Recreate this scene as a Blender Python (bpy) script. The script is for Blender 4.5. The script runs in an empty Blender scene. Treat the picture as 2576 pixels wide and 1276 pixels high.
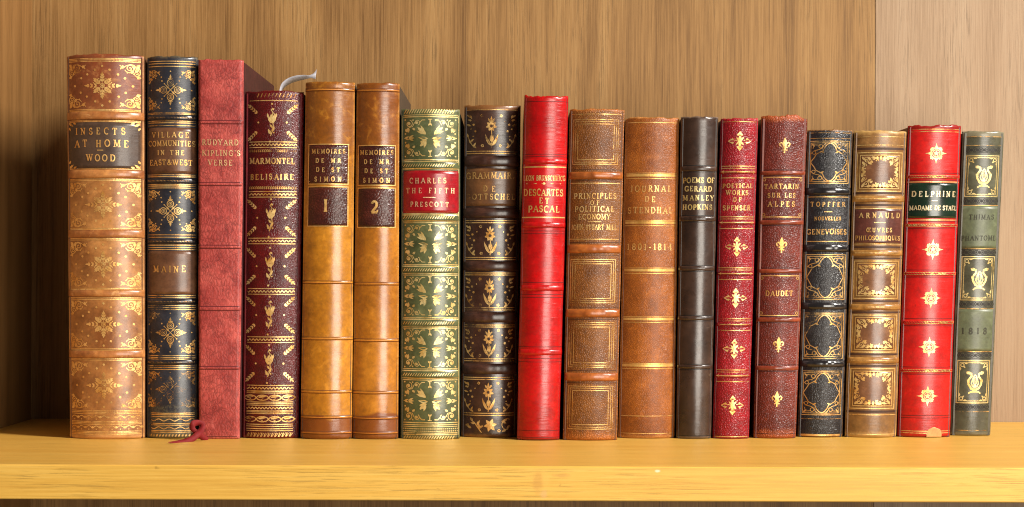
import bpy, math, random
from mathutils import Vector, Matrix, noise
from mathutils.geometry import tessellate_polygon

R = math.radians
sc = bpy.context.scene
COL = sc.collection

# ------------------------------------------------------------------ camera, world, lamps, exposure
S = 0.00025            # metres per unit of the working grid, at the plane of the spines
DIST = 1.2             # camera to spines
CX, EYE, BASE = 1288.0, 690.0, 1105.0
CAMZ = (BASE - EYE) * S
ROLL = R(0.2)

cam_d = bpy.data.cameras.new('camera')
cam = bpy.data.objects.new('camera', cam_d)
COL.objects.link(cam)
cam_d.sensor_width = 36.0
cam_d.lens = 36.0 * (DIST / S) / 2576.0
cam_d.shift_y = 52.0 / 2576.0
cam_d.clip_start = 0.02
cam_d.clip_end = 50.0
cam.matrix_world = Matrix.Translation((0, -DIST, CAMZ)) @ Matrix.Rotation(R(90), 4, 'X') @ Matrix.Rotation(ROLL, 4, 'Z')
cam_d.dof.use_dof = True
cam_d.dof.focus_distance = DIST
cam_d.dof.aperture_fstop = 20.0
sc.camera = cam

world = bpy.data.worlds.new('World')
sc.world = world
world.use_nodes = True
bg = world.node_tree.nodes['Background']
bg.inputs[0].default_value = (1.0, 0.93, 0.84, 1)
bg.inputs[1].default_value = 0.05


def area_lamp(name, loc, target, sx, sy, power, color):
    ld = bpy.data.lights.new(name, 'AREA')
    ld.shape = 'RECTANGLE'
    ld.size, ld.size_y = sx, sy
    ld.energy = power
    ld.color = color
    o = bpy.data.objects.new(name, ld)
    COL.objects.link(o)
    o.location = loc
    d = Vector(target) - Vector(loc)
    o.rotation_euler = d.to_track_quat('-Z', 'Y').to_euler()
    return o


area_lamp('window_light', (1.52, -1.08, 1.38), (0.0, 0.0, 0.08), 0.34, 1.0, 104.0, (1.0, 0.95, 0.88))
area_lamp('fill_light', (0.74, -1.66, 0.04), (0.0, 0.0, 0.08), 0.8, 0.8, 25.0, (1.0, 0.93, 0.82))  # added fill lamp, brightens spine fronts and the panel below the shelf

sc.view_settings.view_transform = 'Standard'
sc.view_settings.look = 'None'
sc.view_settings.exposure = 0.0
sc.view_settings.gamma = 1.0
sc.view_settings.use_curve_mapping = False
sc.render.engine = 'CYCLES'
sc.cycles.use_denoising = True
sc.cycles.max_bounces = 8
sc.cycles.filter_width = 1.1


# ------------------------------------------------------------------ materials
def lin(c):
    return tuple(((v / 255.0) / 12.92) if v <= 10 else (((v / 255.0) + 0.055) / 1.055) ** 2.4 for v in c)


def rgba(c, k=1.0):
    l = lin(c)
    return (l[0] * k, l[1] * k, l[2] * k, 1.0)


class NT:
    def __init__(self, name):
        self.m = bpy.data.materials.new(name)
        self.m.use_nodes = True
        self.t = self.m.node_tree
        self.t.nodes.clear()
        self.out = self.n('ShaderNodeOutputMaterial')

    def n(self, kind, **kw):
        nd = self.t.nodes.new(kind)
        for k, v in kw.items():
            setattr(nd, k, v)
        return nd

    def l(self, a, b):
        self.t.links.new(a, b)

    def coords(self, scale=(1, 1, 1), loc=(0, 0, 0), rot=(0, 0, 0)):
        tc = self.n('ShaderNodeTexCoord')
        mp = self.n('ShaderNodeMapping')
        mp.inputs['Scale'].default_value = scale
        mp.inputs['Location'].default_value = loc
        mp.inputs['Rotation'].default_value = rot
        self.l(tc.outputs['Object'], mp.inputs['Vector'])
        return mp.outputs['Vector']

    def noise(self, vec, scale, detail=4, rough=0.55, dist=0.0):
        nd = self.n('ShaderNodeTexNoise')
        nd.inputs['Scale'].default_value = scale
        nd.inputs['Detail'].default_value = detail
        nd.inputs['Roughness'].default_value = rough
        nd.inputs['Distortion'].default_value = dist
        self.l(vec, nd.inputs['Vector'])
        return nd.outputs['Fac']

    def ramp(self, fac, stops):
        nd = self.n('ShaderNodeValToRGB')
        els = nd.color_ramp.elements
        while len(els) < len(stops):
            els.new(0.5)
        for e, (p, c) in zip(els, stops):
            e.position = p
            e.color = c if isinstance(c, tuple) else (c, c, c, 1)
        self.l(fac, nd.inputs['Fac'])
        return nd.outputs['Color']

    def mix(self, fac, a, b, mode='MIX'):
        nd = self.n('ShaderNodeMix', data_type='RGBA', blend_type=mode)
        for sock, v in ((nd.inputs[0], fac), (nd.inputs[6], a), (nd.inputs[7], b)):
            if isinstance(v, (int, float)):
                sock.default_value = v
            elif isinstance(v, tuple):
                sock.default_value = v
            else:
                self.l(v, sock)
        return nd.outputs[2]

    def math(self, op, a, b=None, c=None):
        nd = self.n('ShaderNodeMath', operation=op)
        for i, v in enumerate((a, b, c)):
            if v is None:
                continue
            if isinstance(v, (int, float)):
                nd.inputs[i].default_value = v
            else:
                self.l(v, nd.inputs[i])
        return nd.outputs[0]

    def maprange(self, v, a, b, c=0.0, d=1.0):
        nd = self.n('ShaderNodeMapRange')
        nd.inputs[1].default_value = a
        nd.inputs[2].default_value = b
        nd.inputs[3].default_value = c
        nd.inputs[4].default_value = d
        self.l(v, nd.inputs[0])
        return nd.outputs[0]

    def bump(self, h, strength, dist=0.001, prev=None):
        nd = self.n('ShaderNodeBump')
        nd.inputs['Strength'].default_value = strength
        nd.inputs['Distance'].default_value = dist
        self.l(h, nd.inputs['Height'])
        if prev is not None:
            self.l(prev, nd.inputs['Normal'])
        return nd.outputs['Normal']

    def bsdf(self, color, rough=0.5, metal=0.0, spec=0.5, normal=None, coat=0.0):
        p = self.n('ShaderNodeBsdfPrincipled')
        for key, v in (('Base Color', color), ('Roughness', rough), ('Metallic', metal)):
            if isinstance(v, (int, float, tuple)):
                p.inputs[key].default_value = v
            else:
                self.l(v, p.inputs[key])
        p.inputs['Specular IOR Level'].default_value = spec
        p.inputs['Coat Weight'].default_value = coat
        p.inputs['Coat Roughness'].default_value = 0.22
        if normal is not None:
            self.l(normal, p.inputs['Normal'])
        return p

    def done(self, sh):
        self.l(sh.outputs[0], self.out.inputs['Surface'])
        return self.m


_seed = [0]


def leather(name, dark, light, mott=40.0, grain=0.0, gstr=0.5, rough=0.38, spec=0.5, rub=None, rubamt=0.5,
            height=0.0, endrub=0.0, up=None, up_z=None, streak=1.0, crackle=0.0, k=0.9, tail=None, coat=0.0, crease=0.14):
    """Tanned leather: mottled colour, pebbled or smooth grain, scuffs and rubbed ends."""
    _seed[0] += 1
    sd = _seed[0] * 1.37
    t = NT(name)
    v = t.coords(loc=(sd, sd * 0.7, sd * 0.3))
    vs = t.coords(scale=(1, 1, streak), loc=(sd * 0.3, sd, sd * 0.8))
    n1 = t.noise(vs, mott, 7, 0.62, 0.4)
    col = t.ramp(n1, [(0.28, rgba(dark, k)), (0.50, rgba(tuple((a + b) / 2 for a, b in zip(dark, light)), k)), (0.74, rgba(light, k))])
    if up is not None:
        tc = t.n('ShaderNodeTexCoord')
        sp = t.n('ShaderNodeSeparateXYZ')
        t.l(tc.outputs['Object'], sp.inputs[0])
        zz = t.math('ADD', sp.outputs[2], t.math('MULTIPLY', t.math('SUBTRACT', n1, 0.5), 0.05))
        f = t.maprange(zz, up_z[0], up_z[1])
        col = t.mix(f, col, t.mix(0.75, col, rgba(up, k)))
    # cloudy wear: lighter and darker passages a few millimetres across
    nc = t.noise(v, 130, 6, 0.68, 0.5)
    col = t.mix(t.maprange(nc, 0.52, 0.74, 0.0, 0.42), col, rgba(tuple(c * 0.55 for c in dark), k))
    col = t.mix(t.maprange(nc, 0.30, 0.46, 0.34, 0.0), col, rgba(tuple(min(250, c * 1.12 + 10) for c in light), k))
    n2 = t.noise(v, 420, 3, 0.6)
    col = t.mix(t.maprange(n2, 0.35, 0.75, 0.0, 0.28), col, (0.02, 0.012, 0.01, 1), 'MIX')
    n3 = t.noise(v, 95, 9, 0.7, 0.8)
    # dark specks and small stains of age
    col = t.mix(t.maprange(t.noise(v, 170, 4, 0.7), 0.66, 0.76, 0.0, 0.45), col, rgba(tuple(c * 0.45 for c in dark), k))
    if rub is not None:
        m = t.maprange(n3, 0.66 - 0.06 * rubamt, 0.76 - 0.06 * rubamt, 0.0, 0.75 * min(1, rubamt))
        col = t.mix(m, col, rgba(rub, k))
        at = t.n('ShaderNodeAttribute', attribute_name='edge')
        ed = t.math('ADD', at.outputs['Fac'], t.math('MULTIPLY', t.math('SUBTRACT', n3, 0.5), 0.30))
        col = t.mix(t.maprange(ed, 0.93, 1.04, 0.0, 0.6), col, rgba(rub, k))
        if endrub > 0:
            tc = t.n('ShaderNodeTexCoord')
            sp = t.n('ShaderNodeSeparateXYZ')
            t.l(tc.outputs['Object'], sp.inputs[0])
            lo = t.maprange(sp.outputs[2], 0.0005, endrub, 1.0, 0.0)
            hi = t.maprange(sp.outputs[2], height - endrub * 0.6, height, 0.0, 1.0)
            e = t.math('MAXIMUM', lo, hi)
            e = t.math('ADD', e, t.math('MULTIPLY', t.math('SUBTRACT', n3, 0.5), 1.6))
            col = t.mix(t.maprange(e, 0.30, 0.85, 0.0, 0.85), col, rgba(rub, k))
    if tail is not None:
        tc = t.n('ShaderNodeTexCoord')
        sp = t.n('ShaderNodeSeparateXYZ')
        t.l(tc.outputs['Object'], sp.inputs[0])
        n4 = t.noise(v, 45, 3, 0.5)
        e = t.math('ADD', sp.outputs[2], t.math('MULTIPLY', t.math('SUBTRACT', n4, 0.5), 0.02))
        tf = t.maprange(e, tail[1], tail[1] + 0.0016, 0.8, 0.0)
        if len(tail) > 2:               # worn through in specks rather than stained
            tf = t.math('MULTIPLY', tf, t.maprange(t.noise(v, 520, 6, 0.8), 0.44, 0.62))
        col = t.mix(tf, col, rgba(tail[0], k))
    nm = t.bump(t.noise(v, 260, 5, 0.6), 0.07, 0.001)
    vc = t.coords(scale=(0.35, 0.35, 5.0), loc=(sd, 0, sd))
    nm = t.bump(t.noise(vc, 70, 4, 0.6, 0.6), crease, 0.0008, nm)
    if grain > 0:
        vo = t.n('ShaderNodeTexVoronoi', feature='DISTANCE_TO_EDGE')
        vo.inputs['Scale'].default_value = grain * 1.35
        wv = t.n('ShaderNodeVectorMath', operation='MULTIPLY_ADD')
        ns = t.n('ShaderNodeTexNoise')
        ns.inputs['Scale'].default_value = grain * 0.85
        t.l(v, ns.inputs['Vector'])
        t.l(ns.outputs['Color'], wv.inputs[0])
        wv.inputs[1].default_value = (0.0008, 0.0008, 0.0008)
        t.l(v, wv.inputs[2])
        t.l(wv.outputs[0], vo.inputs['Vector'])
        hgt = t.ramp(vo.outputs['Distance'], [(0.0, 0.0), (0.35, 1.0)])
        nm = t.bump(hgt, min(1.0, gstr * 1.7), 0.00042, nm)
        col = t.mix(t.ramp(vo.outputs['Distance'], [(0.0, 0.42), (0.18, 0.0)]), col, rgba(tuple(c * 0.5 for c in dark), k))
    if crackle > 0:
        vo = t.n('ShaderNodeTexVoronoi', feature='DISTANCE_TO_EDGE')
        vo.inputs['Scale'].default_value = 330
        ws = t.coords(scale=(1.6, 1.6, 0.8), loc=(sd, sd, sd))
        wv = t.n('ShaderNodeVectorMath', operation='MULTIPLY_ADD')
        ns = t.n('ShaderNodeTexNoise')
        ns.inputs['Scale'].default_value = 260
        ns.inputs['Detail'].default_value = 4
        t.l(v, ns.inputs['Vector'])
        t.l(ns.outputs['Color'], wv.inputs[0])
        wv.inputs[1].default_value = (0.006, 0.006, 0.006)
        t.l(ws, wv.inputs[2])
        t.l(wv.outputs[0], vo.inputs['Vector'])
        ln = t.ramp(vo.outputs['Distance'], [(0.0, 1.0), (0.13, 0.0)])
        gate = t.maprange(t.noise(v, 120, 4, 0.6), 0.34, 0.56, 0.0, crackle)
        col = t.mix(t.math('MULTIPLY', ln, gate), col, rgba(tuple(c * 0.62 for c in dark), k))
        nm = t.bump(vo.outputs['Distance'], 0.4, 0.0008, nm)
    rg = t.maprange(n3, 0.3, 0.75, rough - 0.08, rough + 0.10)
    return t.done(t.bsdf(col, rg, 0.0, spec * (0.75 if grain > 0 else 1.0), nm, coat or (0.10 if grain > 0 or rough > 0.4 else 0.22)))


def gilt(name, wear=0.35, tone=(226, 170, 84), tone2=(250, 220, 150), seed=0.0):
    """Gold leaf stamped into leather, with rubbed-away patches."""
    t = NT(name)
    v = t.coords(loc=(seed * 3.1 + 5, seed, seed * 0.4))
    n = t.noise(v, 120, 5, 0.6)
    col = t.ramp(n, [(0.32, rgba(tone)), (0.66, rgba(tone2))])
    nm = t.bump(t.noise(v, 900, 3), 0.25, 0.0004)
    p = t.bsdf(col, 0.36, 0.62, 0.6, nm)
    tr = t.n('ShaderNodeBsdfTransparent')
    mx = t.n('ShaderNodeMixShader')
    w = t.noise(v, 190, 8, 0.72, 0.3)
    w2 = t.noise(v, 28, 3, 0.5)
    w = t.math('ADD', t.math('MULTIPLY', w, 0.6), t.math('MULTIPLY', w2, 0.4))
    c = 0.34 + 0.22 * wear
    t.l(t.maprange(w, c - 0.05, c + 0.05, 0.95 * min(1.0, wear * 2), 0.0), mx.inputs[0])
    t.l(p.outputs[0], mx.inputs[1])
    t.l(tr.outputs[0], mx.inputs[2])
    return t.done(mx)


def wood(name, axis, dark, mid, light, rough=0.42, spec=0.35, marks=False, k=1.0, figure=1.0, coat=0.0, pore=0.46):
    t = NT(name)
    lo, hi = 0.017, 1.0
    scl = tuple(lo if i == axis else hi for i in range(3))
    scl2 = tuple(0.16 if i == axis else 1.0 for i in range(3))
    v = t.coords(scale=scl, loc=(3.1, 1.7, 0.9))
    vf = t.coords(scale=scl2, loc=(0.37, 2.2, 1.4))
    fig = t.noise(vf, 4.2, 2, 0.4, 0.5)
    rings = t.math('SINE', t.math('MULTIPLY', fig, 95.0))
    fine = t.noise(v, 1150, 5, 0.7, 0.1)
    broad = t.noise(v, 70, 4, 0.55)
    val = t.math('ADD', t.math('MULTIPLY', fine, 0.62), t.math('MULTIPLY', broad, 0.38))
    val = t.math('ADD', val, t.math('MULTIPLY', rings, 0.040 * figure))
    col = t.ramp(val, [(0.33, rgba(dark, k)), (0.5, rgba(mid, k)), (0.68, rgba(light, k))])
    vp = t.coords(scale=tuple(0.022 if i == axis else 1.0 for i in range(3)), loc=(8.8, 4.1, 2.3))
    pores = t.noise(vp, 1700, 3, 0.6)
    gate = t.maprange(rings, -0.6, 0.7, 0.15, 1.0)
    pm = t.math('MULTIPLY', t.maprange(pores, 0.54, 0.64, 0.0, pore), gate)
    col = t.mix(pm, col, rgba(tuple(c * 0.62 for c in dark), k))
    hgt = t.math('SUBTRACT', fine, t.math('MULTIPLY', pm, 0.6))
    if marks:
        col = t.mix(t.maprange(t.noise(t.coords(scale=(0.5, 1, 1)), 330, 2, 0.5), 0.74, 0.80, 0.0, 0.45), col, rgba((120, 80, 30)))
        # a filled knot and a chip in the front edge of the board
        tc = t.n('ShaderNodeTexCoord')
        def spot(x, z, rx, rz, lo_, hi_, color, amt):
            mp = t.n('ShaderNodeMapping')
            mp.inputs['Location'].default_value = (-x / rx, 0, -z / rz)
            mp.inputs['Scale'].default_value = (1 / rx, 0.0, 1 / rz)
            t.l(tc.outputs['Object'], mp.inputs['Vector'])
            ln = t.n('ShaderNodeVectorMath', operation='LENGTH')
            t.l(mp.outputs[0], ln.inputs[0])
            d = t.math('ADD', ln.outputs['Value'], t.math('MULTIPLY', t.math('SUBTRACT', t.noise(t.coords(loc=(x, 0, z)), 300, 6, 0.7), 0.5), 1.3))
            return t.mix(t.maprange(d, lo_, hi_, amt, 0.0), col, rgba(color))
        col = spot(0.0145, -0.0085, 0.0035, 0.0075, 0.5, 1.0, (186, 132, 62), 0.45)
        col = spot(0.0185, -0.0075, 0.003, 0.006, 0.4, 1.0, (216, 166, 80), 0.5)
        col = spot(0.0175, -0.0150, 0.0025, 0.003, 0.4, 1.0, (206, 158, 106), 0.5)
        col = spot(0.0270, -0.0050, 0.0060, 0.0014, 0.3, 1.0, (186, 134, 66), 0.55)
        col = spot(0.0790, -0.0024, 0.0018, 0.0009, 0.5, 1.0, (248, 206, 168), 0.9)
    nm = t.bump(hgt, 0.16, 0.0006)
    rg = t.maprange(fine, 0.3, 0.7, rough - 0.06, rough + 0.1)
    return t.done(t.bsdf(col, rg, 0.0, spec, nm, coat))


def plain(name, c, rough=0.6, k=1.0, nscale=150, amt=0.25, stretch=(1, 1, 1), metal=0.0):
    t = NT(name)
    n = t.noise(t.coords(scale=stretch), nscale, 5, 0.6)
    col = t.mix(t.maprange(n, 0.3, 0.7, 0.0, amt), rgba(c, k), rgba(tuple(x * 0.6 for x in c), k))
    return t.done(t.bsdf(col, rough, metal, 0.4, t.bump(n, 0.2, 0.0006)))


# ------------------------------------------------------------------ objects
def mesh_obj(name, verts, faces, mat, parent=None, smooth=True, origin=(0, 0, 0)):
    me = bpy.data.meshes.new(name)
    o3 = Vector(origin)
    me.from_pydata([tuple(Vector(v) - o3) for v in verts], [], faces)
    me.materials.append(mat)
    if smooth:
        me.polygons.foreach_set('use_smooth', [True] * len(me.polygons))
    me.update()
    o = bpy.data.objects.new(name, me)
    COL.objects.link(o)
    if parent is not None:
        o.parent = parent
    else:
        o.location = origin
    return o


def box_vf(x0, x1, y0, y1, z0, z1, b=0.0):
    """A box, its edges chamfered by b."""
    if b <= 0:
        v = [(x, y, z) for z in (z0, z1) for y in (y0, y1) for x in (x0, x1)]
        f = [(0, 2, 3, 1), (4, 5, 7, 6), (0, 1, 5, 4), (2, 6, 7, 3), (0, 4, 6, 2), (1, 3, 7, 5)]
        return v, f
    import bmesh
    bm = bmesh.new()
    v, f = box_vf(x0, x1, y0, y1, z0, z1)
    vv = [bm.verts.new(p) for p in v]
    for q in f:
        bm.faces.new([vv[i] for i in q])
    bmesh.ops.bevel(bm, geom=list(bm.edges), offset=b, segments=3, affect='EDGES', profile=0.5)
    bm.verts.index_update()
    v = [tuple(p.co) for p in bm.verts]
    f = [[q.index for q in p.verts] for p in bm.faces]
    bm.free()
    return v, f


def unproj(px, py, y):
    """World point at depth y for a point measured on the working grid."""
    dx, dy = px - CX, py - EYE
    tx = dx + dy * math.sin(ROLL)
    ty = dy - dx * math.sin(ROLL)
    k = (DIST + y) / DIST
    return Vector((tx * S * k, y, CAMZ - ty * S * k))


# ------------------------------------------------------------------ the bookcase
BACK_Y, FRONT_Y, THICK = 0.155, -0.169, 0.0188
WALL_X, SEAM_X, RIGHT_X = -0.341, 0.2574, 0.62
panel_mat = wood('oak_veneer_back', 2, (128, 90, 48), (176, 131, 77), (200, 156, 98), rough=0.5, spec=0.25, k=0.56)
panel_mat2 = wood('pale_oak_veneer_back', 2, (168, 134, 100), (205, 170, 134), (222, 190, 154), rough=0.5, spec=0.25, k=0.48, figure=0.5)
side_mat = wood('oak_veneer_side', 2, (120, 82, 40), (165, 118, 66), (186, 138, 82), rough=0.5, spec=0.25, k=0.6)
shelf_mat = wood('yellow_oak_shelf', 0, (214, 158, 66), (233, 180, 80), (244, 196, 98), rough=0.40, spec=0.28, marks=True, k=0.785, figure=0.8, pore=0.5)


def setting(name, x0, x1, y0, y1, z0, z1, mat, bevel, label, cat):
    v, f = box_vf(x0, x1, y0, y1, z0, z1, bevel)
    o = mesh_obj(name, v, f, mat, smooth=False)
    o['kind'] = 'structure'
    o['label'] = label
    o['category'] = cat
    return o


setting('shelf', WALL_X + 0.0005, RIGHT_X, FRONT_Y, BACK_Y - 0.0005, -THICK, 0.0, shelf_mat, 0.0007,
        'yellow oak shelf board carrying the row of old books', 'shelf')
setting('back_panel', WALL_X - 0.01, SEAM_X - 0.00012, BACK_Y, BACK_Y + 0.012, -0.5, 0.62, panel_mat, 0.0002,
        'wide brown oak back panel behind the books', 'panel')
setting('back_panel', SEAM_X + 0.00012, RIGHT_X + 0.02, BACK_Y - 0.0002, BACK_Y + 0.012, -0.5, 0.62, panel_mat2, 0.0002,
        'pale pinkish oak back panel right of the seam', 'panel')
setting('side_panel', WALL_X - 0.02, WALL_X, FRONT_Y, BACK_Y - 0.0003, -0.5, 0.62, side_mat, 0.0007,
        'oak side panel closing the bookcase at the left', 'panel')


# ------------------------------------------------------------------ lettering: a small serif capital alphabet made of strokes
def E(cx, cy, rx, ry, a0, a1, n=12):
    return [(cx + rx * math.cos(R(a0 + (a1 - a0) * i / n)), cy + ry * math.sin(R(a0 + (a1 - a0) * i / n))) for i in range(n + 1)]


def ST(x):
    return ('T', [(x, 0), (x, 1)])


FONT = {
    'A': (.82, [('t', [(.08, 0), (.41, 1)]), ('T', [(.41, 1), (.74, 0)]), ('t', [(.2, .34), (.62, .34)])], [(.08, 0), (.74, 0)]),
    'B': (.68, [ST(.17), ('t', [(.06, 1), (.36, 1)]), ('T', E(.36, .76, .2, .24, 90, -90)), ('t', [(.17, .52), (.38, .52)]),
                ('T', E(.38, .26, .22, .26, 90, -90)), ('t', [(.06, 0), (.38, 0)])], []),
    'C': (.76, [('T', E(.42, .5, .34, .5, 52, 308)), ('t', [(.66, .66), (.66, 1.0)])], []),
    'D': (.80, [ST(.17), ('t', [(.06, 1), (.38, 1)]), ('T', E(.36, .5, .36, .5, 90, -90)), ('t', [(.06, 0), (.38, 0)])], []),
    'E': (.66, [ST(.17), ('t', [(.06, 1), (.58, 1)]), ('t', [(.17, .52), (.46, .52)]), ('t', [(.06, 0), (.6, 0)]),
                ('t', [(.57, 1), (.57, .78)]), ('t', [(.59, 0), (.59, .24)])], []),
    'F': (.62, [ST(.17), ('t', [(.06, 1), (.56, 1)]), ('t', [(.17, .52), (.44, .52)]), ('t', [(.55, 1), (.55, .78)])], [(.17, 0)]),
    'G': (.80, [('T', E(.42, .5, .34, .5, 52, 320)), ('t', [(.66, .68), (.66, 1.0)]), ('T', [(.68, .0), (.68, .42)]), ('t', [(.5, .42), (.78, .42)])], []),
    'H': (.80, [ST(.17), ST(.63), ('t', [(.17, .52), (.63, .52)])], [(.17, 0), (.17, 1), (.63, 0), (.63, 1)]),
    'I': (.34, [ST(.17)], [(.17, 0), (.17, 1)]),
    'J': (.46, [('T', [(.3, 1), (.3, .2)] + E(.16, .2, .14, .2, 0, -120, 6))], [(.3, 1)]),
    'K': (.78, [ST(.17), ('t', [(.64, 1), (.2, .46)]), ('T', [(.32, .58), (.68, 0)])], [(.17, 0), (.17, 1), (.64, 1), (.68, 0)]),
    'L': (.62, [ST(.17), ('t', [(.06, 0), (.56, 0)]), ('t', [(.55, 0), (.55, .24)])], [(.17, 1)]),
    'M': (.96, [('t', [(.14, 0), (.17, 1)]), ('T', [(.17, 1), (.47, .06)]), ('t', [(.47, .06), (.77, 1)]), ('T', [(.77, 1), (.82, 0)])],
          [(.14, 0), (.82, 0), (.12, 1), (.82, 1)]),
    'N': (.82, [('t', [(.15, 0), (.15, 1)]), ('T', [(.15, 1), (.66, 0)]), ('t', [(.66, 0), (.66, 1)])], [(.15, 0), (.1, 1), (.66, 1)]),
    'O': (.84, [('T', E(.42, .5, .34, .5, 0, 360, 20))], []),
    'P': (.66, [ST(.17), ('t', [(.06, 1), (.36, 1)]), ('T', E(.36, .73, .22, .27, 90, -90)), ('t', [(.17, .46), (.36, .46)])], [(.17, 0)]),
    'Q': (.86, [('T', E(.42, .5, .34, .5, 0, 360, 20)), ('T', [(.42, .22), (.8, -.16)])], []),
    'R': (.76, [ST(.17), ('t', [(.06, 1), (.36, 1)]), ('T', E(.36, .75, .2, .25, 90, -90)), ('t', [(.17, .5), (.36, .5)]), ('T', [(.38, .5), (.68, 0)])],
          [(.17, 0), (.68, 0)]),
    'S': (.60, [('T', E(.30, .745, .2, .255, 30, 270, 10)[:-1] + E(.30, .255, .22, .255, 90, -150, 10)), ('t', [(.48, .7), (.48, 1.0)]), ('t', [(.1, .3), (.1, 0)])], []),
    'T': (.74, [ST(.37), ('t', [(.06, 1), (.68, 1)]), ('t', [(.07, 1), (.07, .76)]), ('t', [(.67, 1), (.67, .76)])], [(.37, 0)]),
    'U': (.80, [('T', [(.17, 1), (.17, .3)] + E(.4, .3, .23, .3, 180, 360, 10)), ('t', [(.63, .3), (.63, 1)])], [(.17, 1), (.63, 1)]),
    'V': (.80, [('T', [(.1, 1), (.4, 0)]), ('t', [(.4, 0), (.7, 1)])], [(.1, 1), (.7, 1)]),
    'W': (1.1, [('T', [(.1, 1), (.34, 0)]), ('t', [(.34, 0), (.56, .9)]), ('T', [(.54, .9), (.78, 0)]), ('t', [(.78, 0), (1.0, 1)])], [(.1, 1), (1.0, 1), (.55, 1)]),
    'X': (.78, [('T', [(.1, 1), (.68, 0)]), ('t', [(.66, 1), (.12, 0)])], [(.1, 1), (.66, 1), (.12, 0), (.68, 0)]),
    'Y': (.76, [('T', [(.08, 1), (.38, .46), (.38, 0)]), ('t', [(.38, .46), (.68, 1)])], [(.08, 1), (.68, 1), (.38, 0)]),
    'Z': (.70, [('t', [(.08, 1), (.6, 1)]), ('T', [(.58, 1), (.1, 0)]), ('t', [(.1, 0), (.62, 0)]), ('t', [(.62, 0), (.62, .2)])], []),
    '&': (.92, [('T', [(.8, .5), (.6, .12)] + E(.34, .24, .24, .24, -40, -250, 10) + [(.46, .66)] + E(.36, .8, .14, .18, -20, 220, 10) + [(.8, 0)])], []),
    "'": (.24, [('T', [(.13, 1.02), (.10, .76)])], []),
    '-': (.5, [('T', [(.08, .42), (.42, .42)])], []),
    ' ': (.42, [], []),
    '.': (.24, [('T', [(.12, 0), (.12, .1)])], []),
    '0': (.64, [('T', E(.32, .5, .24, .5, 0, 360, 20))], []),
    '1': (.44, [ST(.24), ('t', [(.24, 1), (.08, .84)])], [(.24, 0)]),
    '2': (.64, [('T', E(.3, .72, .21, .28, 165, -40, 10) + [(.08, .04)]), ('T', [(.06, .05), (.56, .05)]), ('t', [(.56, .05), (.58, .26)])], []),
    '4': (.68, [('T', [(.46, 0), (.46, 1)]), ('t', [(.46, 1), (.06, .3), (.62, .3)])], [(.46, 0)]),
    '8': (.62, [('T', E(.31, .75, .19, .25, 0, 360, 16)), ('T', E(.31, .26, .23, .26, 0, 360, 16))], []),
    '\u0152': (1.1, [('T', E(.38, .5, .30, .5, 60, 300, 16)), ('T', [(.6, 0), (.6, 1)]), ('t', [(.45, 1), (1.0, 1)]), ('t', [(.6, .52), (.88, .52)]),
                     ('t', [(.45, 0), (1.02, 0)]), ('t', [(1.0, 1), (1.0, .78)]), ('t', [(1.02, 0), (1.02, .24)])], []),
}


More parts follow.
